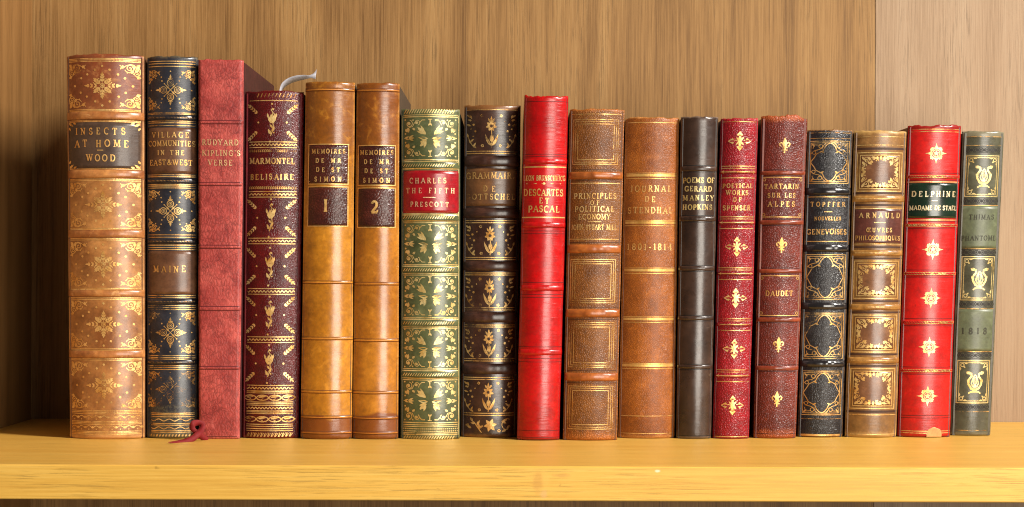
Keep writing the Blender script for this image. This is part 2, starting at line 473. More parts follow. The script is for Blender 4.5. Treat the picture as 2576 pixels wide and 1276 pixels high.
class Draw:
    """Collects flat shapes in (offset from spine centre, height) coordinates, later laid onto a spine."""

    def __init__(self, ox=0.0, oy=0.0, sx=1.0, sy=1.0):
        self.v, self.f, self.lift = [], [], []
        self.set(ox, oy, sx, sy)
        self.k = 0

    def set(self, ox, oy, sx=1.0, sy=1.0, rot=0.0):
        self.ox, self.oy, self.sx, self.sy, self.rot = ox, oy, sx, sy, rot
        return self

    def tr(self, p):
        c, s = math.cos(self.rot), math.sin(self.rot)
        x, y = p[0] * c - p[1] * s, p[0] * s + p[1] * c
        return (self.ox + x * self.sx, self.oy - y * self.sy)

    def _add(self, pts, faces):
        b = len(self.v)
        flip = (self.sx * self.sy) < 0
        self.v += [self.tr(p) for p in pts]
        self.k = (self.k + 1) % 24
        self.lift += [self.k] * len(pts)
        for f in faces:
            f = [b + i for i in f]
            self.f.append(f[::-1] if flip else f)

    def stroke(self, pts, w, closed=False, taper=False):
        n = len(pts)
        if n < 2:
            return self
        out = []
        for i in range(n):
            a = pts[(i - 1) % n] if (closed or i > 0) else pts[i]
            b = pts[(i + 1) % n] if (closed or i < n - 1) else pts[i]
            dx, dy = b[0] - a[0], b[1] - a[1]
            L = math.hypot(dx, dy) or 1.0
            ww = w / 2
            if taper:
                ww *= 0.25 + 0.75 * math.sin(math.pi * (0.5 + 0.5 * i / (n - 1)))
            nx, ny = -dy / L * ww, dx / L * ww
            out += [(pts[i][0] + nx, pts[i][1] + ny), (pts[i][0] - nx, pts[i][1] - ny)]
        fs = []
        for i in range(n if closed else n - 1):
            j = (i + 1) % n
            fs.append((2 * i, 2 * i + 1, 2 * j + 1, 2 * j))
        self._add(out, fs)
        return self

    def seg(self, a, b, w, n=1):
        return self.stroke([(a[0] + (b[0] - a[0]) * i / n, a[1] + (b[1] - a[1]) * i / n) for i in range(n + 1)], w)

    def poly(self, pts):
        tri = tessellate_polygon([[Vector((p[0], p[1], 0)) for p in pts]])
        fs = []
        for a, b, c in tri:
            A, B, C = pts[a], pts[b], pts[c]
            cr = (B[0] - A[0]) * (C[1] - A[1]) - (B[1] - A[1]) * (C[0] - A[0])
            fs.append((a, b, c) if cr > 0 else (a, c, b))
        self._add(pts, fs)
        return self

    def dot(self, x, y, r, n=9):
        self._add([(x, y)] + [(x + r * math.cos(2 * math.pi * i / n), y + r * math.sin(2 * math.pi * i / n)) for i in range(n)],
                  [(0, i + 1, (i + 1) % n + 1) for i in range(n)])
        return self

    def ring(self, x, y, r, w, n=16, ry=None):
        return self.stroke([(x + r * math.cos(2 * math.pi * i / n), y + (ry or r) * math.sin(2 * math.pi * i / n)) for i in range(n)], w, True)

    def leaf(self, x, y, L, W, ang, bend=0.0):
        n = 7
        up, dn = [], []
        for i in range(n + 1):
            q = i / n
            px, py = L * q, bend * L * q * q
            hw = W / 2 * math.sin(math.pi * q ** 0.8)
            up.append((px, py + hw))
            dn.append((px, py - hw))
        loop = up + dn[-2:0:-1]
        c, s = math.cos(R(ang)), math.sin(R(ang))
        return self.poly([(x + p[0] * c - p[1] * s, y + p[0] * s + p[1] * c) for p in loop][::-1])

    def spiral(self, x, y, r, turns, a0, w, direction=1):
        n = int(14 * turns) + 6
        pts = []
        for i in range(n + 1):
            q = i / n
            a = R(a0) + direction * 2 * math.pi * turns * q
            rr = r * (1 - 0.85 * q)
            pts.append((x + rr * math.cos(a), y + rr * math.sin(a)))
        self.stroke(pts, w)
        self.dot(pts[-1][0], pts[-1][1], w * 0.9, 7)
        return self

    def hline(self, x0, x1, y, w, n=22):
        return self.seg((x0, y), (x1, y), w, n)

    def rect(self, x0, x1, y0, y1, w):
        self.hline(x0 - w / 2, x1 + w / 2, y0, w)
        self.hline(x0 - w / 2, x1 + w / 2, y1, w)
        self.seg((x0, y0), (x0, y1), w, 6)
        self.seg((x1, y0), (x1, y1), w, 6)
        return self

    def text(self, s, cx, cy, h, W=None, bold=1.0, sp=0.10):
        """Centred line of capitals; cy is the middle of the letters on the grid."""
        h *= 0.88 if h < 25 else 1.0
        wd = [FONT[c][0] for c in s]
        nat = sum(wd) + sp * (len(s) - 1)
        fx = h
        gap = sp * h
        if W is not None:
            if nat * h > W:
                fx = W / nat
                gap = sp * fx
            elif len(s) > 1:
                gap = (W - sum(wd) * h) / (len(s) - 1)
        tot = sum(wd) * fx + gap * (len(s) - 1)
        x = cx - tot / 2
        rng = random.Random(s)
        for c, w in zip(s, wd):
            jx, jy = rng.uniform(-.03, .03) * h, rng.uniform(-.045, .045) * h
            self.set(x + jx, cy + h / 2 + jy, fx, h)
            T, t = 0.18 * bold, 0.105 * bold
            for kind, pts in FONT[c][1]:
                self.stroke(pts, T if kind == 'T' else t)
            for (sx_, sy_) in FONT[c][2]:
                self.seg((sx_ - .15, sy_), (sx_ + .15, sy_), t)
            x += w * fx + gap
        return self


# ------------------------------------------------------------------ books
class Book:
    def __init__(self, name, label, xtl, xtr, yt, xbl, xbr, yb, A, depth, spine_mat, cover_mat, wob=0.6, cap=1.0, soft=0.0, base=None):
        self.A = R(A)
        sn = math.sin(ROLL)
        cxm = (xtl + xtr + xbl + xbr) / 4
        self.off = (cxm - CX) * sn
        self.yt, self.yb = yt - self.off, yb - self.off
        self.k = (BASE - EYE) / ((base or yb) - self.off - EYE)
        self.y0 = (self.k - 1) * DIST
        hw = (xbr - xbl) / 2 * S
        self.sagmax = hw / math.sin(self.A) * (1 - math.cos(self.A))
        ke = (DIST + self.y0 + self.sagmax) / DIST
        def wx(px, py):
            return ((px - CX) + (py - EYE) * sn) * S * ke
        self.xt = (wx(xtl, yt), wx(xtr, yt))
        self.xb = (wx(xbl, yb), wx(xbr, yb))
        self.H = (self.yb - self.yt) * S * self.k
        self.hwpx = (xbr - xbl + xtr - xtl) / 4
        self.wob, self.soft = wob, soft
        self.seed = xbl * 0.13
        self.bands = []
        root = bpy.data.objects.new(name, None)
        COL.objects.link(root)
        root.empty_display_size = 0.02
        self.root = root
        self.org = Vector(((self.xb[0] + self.xb[1]) / 2, self.y0 + self.sagmax, 0.0))
        root.location = self.org
        root['label'] = label
        root['category'] = 'book'
        root['group'] = 'old leather books in a row on the shelf'
        self.depth = depth
        self.build_body(spine_mat, cover_mat, cap)

    def edges(self, z):
        q = min(1.1, max(-0.1, z / self.H))
        w = self.wob * S * noise.noise(Vector((self.seed, z * 26, 1.3))) * 2
        w2 = self.wob * S * noise.noise(Vector((self.seed, z * 26, 9.3))) * 2
        return self.xb[0] + (self.xt[0] - self.xb[0]) * q + w, self.xb[1] + (self.xt[1] - self.xb[1]) * q + w2

    def sag(self, t, hw):
        if self.soft > 0:            # flat back with rounded shoulders
            e = max(0.0, (abs(t) - (1 - self.soft)) / self.soft)
            return self.sagmax * 0.25 * t * t + self.soft * hw * (1 - math.sqrt(max(0.0, 1 - e * e))) * 0.8
        r = hw / math.sin(self.A)
        return r - math.sqrt(max(0.0, r * r - (t * hw) ** 2))

    def z_of(self, py):
        return CAMZ - (py - self.off - EYE) * S * self.k

    def bandlift(self, py, t):
        h = 0.0
        for a, b, hp in self.bands:
            if a < py < b:
                q = (py - a) / (b - a) * 2 - 1
                h = max(h, hp * S * math.sqrt(max(0.0, 1 - q * q)) ** 0.9)
        return h * min(1.0, (1.02 - abs(t)) / 0.12)

    def pt_t(self, t, z, lift):
        l, r = self.edges(z)
        hw = (r - l) / 2
        c = (l + r) / 2
        # lift along the surface normal of the round
        if self.soft > 0:
            ph = t * 0.2
        else:
            ph = math.asin(max(-1, min(1, t * math.sin(self.A))))
        lump = 0.35 * S * noise.noise(Vector((t * 2.2, z * 55, self.seed)))
        return Vector((c + t * hw + math.sin(ph) * lift, self.y0 + self.sag(t, hw) - math.cos(ph) * lift + lump, z))

    def pt(self, dx, py, lift=0.0):
        t = max(-1.0, min(1.0, dx / self.hwpx))
        return self.pt_t(t, self.z_of(py), lift + self.bandlift(py, t))

    def part(self, name, verts, faces, mat, parent=None, smooth=True):
        me = bpy.data.meshes.new(name)
        me.from_pydata([tuple(Vector(v) - self.org) for v in verts], [], faces)
        me.materials.append(mat)
        me.polygons.foreach_set('use_smooth', [smooth] * len(me.polygons))
        me.update()
        o = bpy.data.objects.new(name, me)
        COL.objects.link(o)
        o.parent = parent or self.root
        return o

    def grid(self, rows, closed=False):
        nu = len(rows[0])
        v = [p for r in rows for p in r]
        f = []
        for i in range(len(rows) - 1):
            for j in range(nu - 1):
                a = i * nu + j
                f.append((a, a + 1, a + nu + 1, a + nu))
        return v, f

    def build_body(self, sm, cm, cap):
        nu = 40
        ts = [-1 + 2 * i / nu for i in range(nu + 1)]
        zs = [self.H * i / 150 for i in range(151)]
        rows = []
        # tail turn-in, spine, head cap turning back over the boards
        lip = 0.0016 * cap
        for z, back, inner in ((0.0009, 0.0045, .97), (0.0, 0.0022, .985), (0.0002, 0.0007, .995)):
            rows.append([self.pt_t(t * inner, z, 0) + Vector((0, back, 0)) for t in ts])
        for z in zs[1:-1]:
            flare = 0.0
            rows.append([self.pt_t(t, z, flare) for t in ts])
        def top(t):
            return (noise.noise(Vector((t * 2.6, self.seed, 4.0))) * 0.0008 + noise.noise(Vector((t * 9, self.seed, 2.0))) * 0.0004) * cap
        for dz, back, inner in ((-0.0006, 0.0001, 1.0), (0.0, 0.0009, .992), (0.0001, 0.0024, .985), (-0.0010, 0.0050, .97)):
            rows.append([self.pt_t(t * inner, self.H + dz, 0) + Vector((0, back, top(t))) for t in ts])
        v, f = self.grid(rows)
        self.spine = self.part('spine', v, f, sm)
        at = self.spine.data.attributes.new('edge', 'FLOAT', 'POINT')
        at.data.foreach_set('value', [abs(t) for _ in rows for t in ts])
        # boards and leaves
        ye = self.y0 + self.sagmax + (0.0 if self.soft == 0 else 0.002)
        yr = ye + self.depth
        for side in (0, 1):
            s_ = 1 if side == 0 else -1
            vv = []
            for z in (0.0003, self.H - 0.0012):
                e = self.edges(z)[side] + s_ * 0.0001
                for y, inset in ((ye - 0.0012, 0.0009), (ye + 0.0035, 0.0), (yr, 0.0)):
                    vv.append((e + s_ * inset, y, z))
                    vv.append((e + s_ * 0.0026, y, z))
            # index: per level 3 stations x (outer, inner)
            ff = []
            for j in (0, 1):
                a, b = 2 * j, 2 * j + 2
                ff += [(a, b, b + 6, a + 6), (a + 1, a + 7, b + 7, b + 1), (a, a + 1, b + 1, b), (a + 6, b + 6, b + 7, a + 7)]
            ff += [(0, 6, 7, 1), (4, 5, 11, 10)]
            if side == 1:
                ff = [q[::-1] for q in ff]
            self.part('cover_board', vv, ff, cm, smooth=False)
        # the sewn leaves, rounded under the spine
        vv = []
        n = 13
        for z in (0.003, self.H - 0.004):
            l, r = self.edges(z)
            l, r = l + 0.0029, r - 0.0029
            hw = (r - l) / 2
            for i in range(n):
                t = -1 + 2 * i / (n - 1)
                vv.append(((l + r) / 2 + t * hw, self.y0 + self.sag(t * 0.96, hw) + 0.0030, z))
            vv += [(r, yr - .004, z), (l, yr - .004, z)]
        m = n + 2
        ff = [tuple(range(m - 1, -1, -1)), tuple(range(m, 2 * m))]
        ff += [(i, (i + 1) % m, m + (i + 1) % m, m + i) for i in range(m)]
        self.part('page_block', vv, ff, MAT['paper'], smooth=False)

    def band(self, a, b, h, mat, tmax=1.0):
        """A raised cord under the leather, a ridge across the spine between heights a and b."""
        n = 12
        rows = []
        for i in range(n + 1):
            q = -1 + 2 * i / n
            py = (a + b) / 2 + (b - a) / 2 * q * 1.0
            lf = h * S * math.sqrt(max(0.0, 1 - q * q)) ** 0.9
            row = []
            for j in range(41):
                t = (-1 + 2 * j / 40) * tmax
                e = min(1.0, (1.02 - abs(t)) / 0.12)
                jit = 1 + 0.25 * noise.noise(Vector((t * 5, a * 0.3, self.seed)))
                row.append(self.pt_t(t, self.z_of(py), lf * e * jit - (0.00008 if abs(q) > .98 else -0.00003)))
            rows.append(row)
        rows = rows[::-1]
        v, f = self.grid(rows)
        o = self.part('raised_band', v, f, mat)
        self.bands.append((a, b, h * 1.2 + 0.15))
        return o

    def patch(self, name, x0, x1, ya, yb, mat, lift=0.00012, chamfer=0.0, ragged=0.0, parent=None, dome=False):
        """A thin leather label pasted on the spine."""
        nu, nv = 28, 12
        rows = []
        def P(i, j, lf):
            x = x0 + (x1 - x0) * j / nu
            q = i / nv
            y = yb + (ya - yb) * q
            if ragged:
                x += ragged * noise.noise(Vector((q * 6, self.seed, j / nu))) * (1 if j in (0, nu) else 0)
                y += ragged * noise.noise(Vector((j * 0.5, self.seed, q * 3))) * (1 if i in (0, nv) else 0)
            if dome:
                q2 = max(-1.0, min(1.0, (x - (x0 + x1) / 2) / ((x1 - x0) / 2)))
                y = max(y, ya + (yb - ya) * (0.8 * (1 - math.sqrt(1 - q2 * q2)) + 0.10 * noise.noise(Vector((x * 0.22, self.seed, 0)))))
            elif chamfer:
                m = min(x - x0, x1 - x)
                if m < chamfer:
                    cut = (chamfer - m)
                    y = min(max(y, ya + cut), yb - cut)
            return self.pt(x, y, lf)
        for i in range(nv + 1):
            edge_i = i in (0, nv)
            rows.append([P(i, j, lift) for j in range(nu + 1)])
        v, f = self.grid(rows)
        # skirt so the label has an edge
        nb = len(v)
        loop = [j for j in range(nu + 1)] + [i * (nu + 1) + nu for i in range(1, nv + 1)] + \
               [nv * (nu + 1) + j for j in range(nu - 1, -1, -1)] + [i * (nu + 1) for i in range(nv - 1, 0, -1)]
        for idx in loop:
            p = v[idx]
            v.append(Vector((p[0], p[1] + lift * 1.5, p[2])))
        n = len(loop)
        for i in range(n):
            j = (i + 1) % n
            f.append((loop[j], loop[i], nb + i, nb + j))
        return self.part(name, v, f, mat, parent)

    def lay(self, d, name, mat, lift=0.00009, parent=None):
        """Lay a drawing onto the spine."""
        v = [self.pt(p[0], p[1], lift + k * 0.0000022) for p, k in zip(d.v, d.lift)]
        # y grows downwards on the grid, so faces keep their winding only after a flip check
        o = self.part(name, v, d.f, mat, parent, smooth=False)
        return o

    def rules(self, ys, mat, w=1.6, x0=-0.93, x1=0.93, name='gilt_rule', lift=0.00008):
        """Straight tooled lines across the spine, each a part of its own."""
        for y in ys:
            ww = w
            if isinstance(y, tuple):
                y, ww = y
            d = Draw().set(0, 0, 1, -1)
            d.hline(x0 * self.hwpx, x1 * self.hwpx, y, ww)
            self.lay(d, name, mat, lift)


MAT = {'paper': plain('aged_paper', (206, 184, 146), 0.8, nscale=300, amt=0.35, stretch=(8, 0.3, 0.3))}
for i, (w_, a, b) in enumerate((
        (0.30, (206, 146, 66), (248, 216, 146)), (0.48, (196, 136, 60), (244, 206, 136)), (0.66, (184, 124, 58), (230, 186, 116)),
        (0.85, (190, 132, 66), (222, 176, 112)))):
    MAT['gilt%d' % i] = gilt('gold_leaf_%d' % i, w_, a, b, i + 1.0)
MAT['gilt_tan'] = gilt('dulled_gold_leaf', 0.42, (206, 146, 70), (244, 200, 126), 7.0)
MAT['gilt_pale'] = gilt('pale_gold_leaf', 0.36, (204, 166, 88), (248, 226, 160), 9.0)


# ---- ornaments (drawn in a local frame, x right and y up)
def four(d, ox, oy, fn):
    for sx in (1, -1):
        for sy in (1, -1):
            d.set(ox, oy, sx, sy)
            fn(d)


def corner_scroll(w, h, hx, hy, heavy=1.0):
    """A leafy scroll filling the corner of a panel of half size hx, hy (drawn for the upper right corner)."""
    def fn(d):
        def L(x, y):
            return (hx - x * w, hy - y * h)
        x, y = L(.52, .32)
        d.spiral(x, y, .25 * w, 1.7, 200, 1.5 * heavy)
        x, y = L(.20, .66)
        d.spiral(x, y, .17 * w, 1.5, 60, 1.4 * heavy, -1)
        d.stroke([L(1.0, .12), L(.85, .30), L(.7, .16), L(.5, .06), L(.3, .10)], 1.5 * heavy)
        d.stroke([L(.06, 1.0), L(.16, .82), L(.04, .62), L(.05, .4), L(.1, .25)], 1.4 * heavy)
        for (a, b, ln, an) in ((.05, .05, .32, 225), (.30, .10, .22, 250), (.08, .34, .24, 200), (.78, .2, .2, 200), (.12, .80, .18, 250), (.36, .45, .2, 230)):
            x, y = L(a, b)
            d.leaf(x, y, ln * w, .13 * w * heavy, an, 0.15)
        for (a, b) in ((.95, .36), (.34, .70), (.64, .62), (.04, .92)):
            x, y = L(a, b)
            d.dot(x, y, 1.3 * heavy, 7)
    return fn


def orn_star(hx, hy):
    d = Draw()
    four_ = corner_scroll(48, 38, hx, hy, 1.25)
    four(d, 0, 0, four_)
    d.set(0, 0)
    for a in range(8):
        an = a * 45
        main = a % 2 == 0
        lx = (46 if a % 4 == 0 else 34) if main else 31
        sy = 1.0
        c, s = math.cos(R(an)), math.sin(R(an)) * (0.80 if not main else 1)
        d.seg((0, 0), (c * lx, s * lx), 1.5)
        for q, w in ((.30, 9), (.52, 8), (.72, 6)):
            for sg in (-1, 1):
                d.leaf(c * lx * q, s * lx * q, w * 1.12, 4.9, an + sg * 38)
        d.leaf(c * lx * .74, s * lx * .74, lx * .28, 4.5, an)
        a2 = an + 22.5
        d.dot(math.cos(R(a2)) * 24, math.sin(R(a2)) * 19, 1.5, 7)
    d.ring(0, 0, 5.5, 1.4)
    d.dot(0, 0, 2.2)
    for (x, y) in ((0, .86), (.20, .70), (.42, .50), (.60, .34), (.80, .0), (.62, -.30), (.44, -.48), (.2, -.70), (0, -.88)):
        for sg in ((-1, 1) if x else (1,)):
            d.dot(sg * x * hx, y * hy, 3.0, 9)
    return d


def orn_quatre(hx, hy):
    d = Draw()
    four(d, 0, 0, corner_scroll(32, 36, hx, hy, 1.35))
    d.set(0, 0)
    for a in range(4):
        an = a * 90
        c, s = math.cos(R(an)), math.sin(R(an))
        d.ring(c * 18, s * 18, 8.2, 2.2)
        d.ring(c * 18, s * 18, 4.2, 1.3)
        d.dot(c * 18, s * 18, 1.8)
        d.leaf(c * 27, s * 27, 12, 5, an)
        d.leaf(c * 26, s * 26, 7, 3.6, an + 62)
        d.leaf(c * 26, s * 26, 7, 3.6, an - 62)
        c2, s2 = math.cos(R(an + 45)), math.sin(R(an + 45))
        d.seg((0, 0), (c2 * 20, s2 * 20), 1.6)
        d.leaf(c2 * 5, s2 * 5, 11, 5, an + 45)
        d.dot(c2 * 22, s2 * 22, 1.8)
        d.dot(c2 * 31, s2 * 32, 2.0)
    for (x, y) in ((0, .9), (0, -.9), (.86, 0), (-.86, 0), (.40, .62), (-.40, .62), (.40, -.62), (-.40, -.62)):
        d.dot(x * hx, y * hy, 1.8)
    return d


def grain_leaf(d, x, y, L, an):
    """A husk of wheat: paired grains along a short stem."""
    c, s = math.cos(R(an)), math.sin(R(an))
    d.seg((x, y), (x + c * L, y + s * L), 1.2)
    for q in (0.02, .26, .50, .74):
        for sg in (-1, 1):
            d.leaf(x + c * L * q, y + s * L * q, L * .27, L * .13, an + sg * 34)
    d.leaf(x + c * L * .9, y + s * L * .9, L * .25, L * .12, an)


def orn_tulip(hx, hy):
    d = Draw()
    d.set(0, 0)
    d.stroke([(-3, -34), (1, -24), (4, -10), (2, 2)], 2.2)
    d.leaf(-2, -30, 16, 6, 118)
    d.leaf(0, -24, 15, 6, 62)
    d.leaf(2, -14, 12, 5, 128)
    d.poly([(-9, 6), (-10, 18), (-5, 13), (-2, 22), (2, 14), (7, 24), (10, 16), (10, 6), (4, -2), (-4, -2)])
    d.leaf(-8, 10, 14, 5, 105)
    d.leaf(8, 10, 14, 5, 75)
    d.stroke([(0, 14), (3, 24), (-2, 31), (2, 36)], 2.2)
    d.dot(3, 33, 2.6)
    d.dot(-6, -26, 2.4)
    d.dot(5, -26, 2.0)
    d.dot(0, hy * .86, 2.6)
    d.dot(-4, -hy * .90, 2.6)
    d.dot(36, 0, 2.4)
    d.dot(-34, 0, 2.4)
    for sx in (1, -1):
        for sy in (1, -1):
            d.set(0, 0, sx, sy)
            grain_leaf(d, hx * .58, hy * .42, 30, 44)
    return d


def orn_torch(hx, hy):
    d = Draw()
    def corner(d):
        x, y = hx - 13, hy - 13
        d.spiral(x, y, 9.5, 1.4, 100, 1.9)
        x2, y2 = hx - 33, hy - 10
        d.spiral(x2, y2, 7.5, 1.3, 240, 1.8, -1)
        d.stroke([(hx - 13, hy - 22.5), (hx - 22, hy - 20), (hx - 27, hy - 10)], 1.8)
        d.stroke([(hx - 40, hy - 10), (hx - 46, hy - 4), (hx - 54, hy - 4)], 2.4)
        d.leaf(hx - 10, hy - 22, 14, 7, 260)
        d.leaf(hx - 4, hy - 26, 10, 6, 240)
        d.leaf(hx - 22, hy - 24, 9, 6, 220)
        d.dot(hx - 3, hy - 3, 2)
        d.dot(hx - 23, hy - 4, 2)
        d.dot(hx - 33, hy - 10, 3.2)
        d.dot(hx - 13, hy - 13, 3.6)
        d.dot(hx - 4, hy - 38, 2.2)
    four(d, 0, 0, corner)
    for sx in (1, -1):
        d.set(0, 0, sx * 1.22, 1.22)
        d.seg((-20, -17), (20, 17), 3.4)
        d.leaf(8, 7, 24, 9, 40)
        d.leaf(12, 12, 16, 5, 62)
        d.leaf(13, 9, 16, 5, 20)
        d.leaf(-10, -8, 14, 8, 220)
        d.leaf(-6, -6, 16, 6, 190)
        d.leaf(-8, -8, 14, 5, 250)
        d.leaf(4, -1, 20, 7, -6, 0.2)
        d.set(0, 0, sx, 1)
        # palmettes at the sides
        d.seg((hx, 0), (hx - 22, 0), 1.6)
        for a in (150, 180, 210):
            d.leaf(hx - 12, 0, 15, 5, a)
        d.leaf(hx - 2, 0, 12, 4, 160)
        d.leaf(hx - 2, 0, 12, 4, 200)
    for sy in (1, -1):
        d.set(0, 0, 1, sy)
        d.seg((0, hy - 1), (0, hy - 17), 2.6)
        d.seg((-5, hy - 2), (5, hy - 2), 2)
        d.leaf(0, hy - 12, 8, 4, 235)
        d.leaf(0, hy - 12, 8, 4, 305)
    return d


def orn_bouquet(hx, hy, full=True):
    """A daisy on a stem with two long leaves, seeds and sprigs around it."""
    d = Draw()
    d.set(0, 0)
    d.stroke([(0, -hy * .94), (2, -hy * .6), (1, -hy * .2), (0, hy * .15)], 2.2)
    d.leaf(1, -hy * .84, 34, 7, 134, -0.30)
    d.leaf(1, -hy * .84, 34, 7, 46, 0.30)
    d.leaf(1, -hy * .62, 17, 5.5, 112, -0.2)
    d.leaf(1, -hy * .62, 17, 5.5, 68, 0.2)
    cy = hy * .26
    for a in range(7):
        an = 90 + a * 360 / 7
        d.leaf(math.cos(R(an)) * 3, cy + math.sin(R(an)) * 3, 11, 7.2, an)
    for a in (58, 90, 122):
        d.leaf(math.cos(R(a)) * 5, cy + 10, 15 if a == 90 else 11, 4.6, a)
    for sx in (1, -1):
        d.set(0, 0, sx, 1)
        for (x, y, r) in ((24, .82, 3.4), (22, -.82, 3.6), (44, .34, 2.9), (40, -.02, 3.0), (50, .10, 2.2), (33, .50, 1.6), (45, -.30, 1.8), (52, .58, 2.4)):
            if r > 3.2:
                for a in range(5):
                    d.dot(x + 2.6 * math.cos(R(a * 72)), y * hy + 2.6 * math.sin(R(a * 72)), 1.5, 6)
            else:
                d.dot(x, y * hy, r, 8)
        d.stroke([(hx * .70, -hy * .9), (hx * .84, -hy * .62), (hx * .96, -hy * .2)], 1.5)
        for (x, y, L, an) in ((.72, -.88, 13, 120), (.80, -.70, 13, 60), (.84, -.6, 12, 140), (.92, -.36, 11, 75), (.98, .36, 12, 200), (.98, .9, 14, 215), (.84, .88, 11, 250), (.94, .62, 10, 190), (.60, -.94, 10, 40)):
            d.leaf(hx * x, hy * y, L, 4.6, an)
    return d


def orn_floret(r=29):
    """A cross whose four arms end in trefoils."""
    d = Draw()
    d.set(0, 0)
    k = r / 29
    for a in range(4):
        an = a * 90
        c, s = math.cos(R(an)), math.sin(R(an))
        f = 1.0 if a % 2 == 0 else 0.86
        def P(u, w):
            return (c * u * k * f - s * w * k, s * u * k * f + c * w * k)
        d.poly([P(0, -3.4), P(14, -2.6), P(17, -8), P(21.5, -5), P(29, 0), P(21.5, 5), P(17, 8), P(14, 2.6), P(0, 3.4)])
        c2, s2 = math.cos(R(an + 45)), math.sin(R(an + 45))
        d.leaf(c2 * 3 * k, s2 * 3 * k, 11 * k, 4.4 * k, an + 45)
    d.dot(0, 0, 5 * k)
    return d


def orn_fleur(h=36):
    d = Draw()
    k = h / 36
    d.set(0, 0, k, k)
    d.poly([(0, 19), (4, 11), (5, 5), (2.5, -4), (-2.5, -4), (-5, 5), (-4, 11)])
    for sx in (1, -1):
        d.set(0, 0, k * sx, k)
        d.stroke([(2, -4), (4, 3), (9, 6.5), (12.5, 3), (11, -2), (8.5, -2.5)], 3.4)
        d.stroke([(1.5, -8), (4, -13), (7, -13)], 2.4)
    d.set(0, 0, k, k)
    d.hline(-7, 7, -6, 3, 3)
    d.poly([(-2.5, -7), (2.5, -7), (1.5, -18), (-1.5, -18)])
    d.dot(0, -18.5, 2.2)
    return d


def orn_strap(hx, hy):
    d = Draw()
    d.set(0, 0)
    d.rect(-hx, hx, -hy, hy, 1.8)
    d.rect(-hx + 4.5, hx - 4.5, -hy + 4.5, hy - 4.5, 1.5)
    def corner(d):
        a, b = hx - 5, hy - 5
        d.stroke([(0, b), (7, b - 3), (13, b - 10), (17, b - 19), (24, b - 23), (a - 12, b - 28), (a - 8, b - 36), (a - 2, 4), (a, 0)], 2.0)
        d.stroke([(10, b), (15, b - 4), (19, b - 12), (26, b - 16), (a - 7, b - 19), (a, b - 26)], 1.6)
        d.ring(23, b - 8, 4.6, 1.6, 12)
        d.ring(a - 7, b - 24, 4.0, 1.5, 12)
        d.stroke([(27, b - 5), (a - 6, b - 4), (a - 4, b - 14)], 1.6)
        d.leaf(a - 1, b - 1, 11, 4, 225)
        d.leaf(22, b - 20, 10, 4, 210)
    four(d, 0, 0, corner)
    return d


def orn_garland(hx, hy, seed=1):
    d = Draw()
    d.set(0, 0)
    d.rect(-hx, hx, -hy, hy, 2.4)
    d.rect(-hx + 6.5, hx - 6.5, -hy + 6.5, hy - 6.5, 1.7)
    a, b = hx - 10, hy - 10
    rng = random.Random(seed)
    def corner(d):
        d.spiral(a - 11, b - 9, 7.5, 1.3, 60, 1.7)
        d.spiral(a - 6, b - 22, 5.5, 1.2, 200, 1.6, -1)
        d.spiral(a - 27, b - 5, 5.5, 1.2, 20, 1.6)
        for (x, y, L, an) in ((0, 0, 15, 225), (-12, -1, 13, 205), (-1, -12, 13, 250), (-24, -1, 12, 200), (-1, -25, 12, 245),
                              (-14, -14, 12, 215), (-34, -2, 11, 230), (-3, -34, 10, 230), (-20, -10, 9, 240)):
            d.leaf(a + x, b + y, L, 6.0, an + rng.uniform(-12, 12), rng.uniform(-.25, .25))
        for (x, y) in ((-20, -17), (-8, -30), (-34, -10), (-18, -4), (-4, -18)):
            d.dot(a + x, b + y, 1.9, 7)
    four(d, 0, 0, corner)
    for sy in (1, -1):
        d.set(0, 0, 1, sy)
        for x in (-9, 0, 9):
            d.leaf(x, b + 1, 10, 6.5, 270)
    for sx in (1, -1):
        d.set(0, 0, sx, 1)
        for y in (-5, 5):
            d.leaf(a + 1, y, 8, 5, 180)
    return d


def orn_medal():
    d = Draw()
    d.set(0, 0)
    for a in range(8):
        an = a * 45
        c, s = math.cos(R(an)), math.sin(R(an))
        if a % 2 == 0:
            L = 19 if a % 4 == 0 else 18
            d.poly([(c * 11 - s * -6, s * 11 + c * -6), (c * (11 + L * .4) - s * -2, s * (11 + L * .4) + c * -2), (c * (8 + L), s * (8 + L)),
                    (c * (11 + L * .4) - s * 2, s * (11 + L * .4) + c * 2), (c * 11 - s * 6, s * 11 + c * 6)])
        else:
            d.leaf(c * 11, s * 11, 9, 9, an)
            d.leaf(c * 13, s * 13, 7, 5, an + 50)
            d.leaf(c * 13, s * 13, 7, 5, an - 50)
    d.ring(0, 0, 13.5, 3.4, 22)
    d.ring(0, 0, 9.0, 1.5, 18)
    for a in range(5):
        d.leaf(0, 0, 7.5, 3.6, a * 72 + 18)
    d.dot(0, 0, 2.0)
    return d


def orn_lyre(hx, hy):
    d = Draw()
    d.set(0, 0)
    d.rect(-hx, hx, -hy, hy, 2.0)
    d.rect(-hx + 5, hx - 5, -hy + 5, hy - 5, 1.5)
    def corner(d):
        a, b = hx - 5, hy - 5
        d.ring(a - 6, b - 6, 4, 2.2, 10)
        d.leaf(a - 1, b - 11, 9, 4.5, 265)
        d.leaf(a - 11, b - 1, 9, 4.5, 185)
        d.leaf(a - 9, b - 9, 6, 4, 225)
    four(d, 0, 0, corner)
    return d


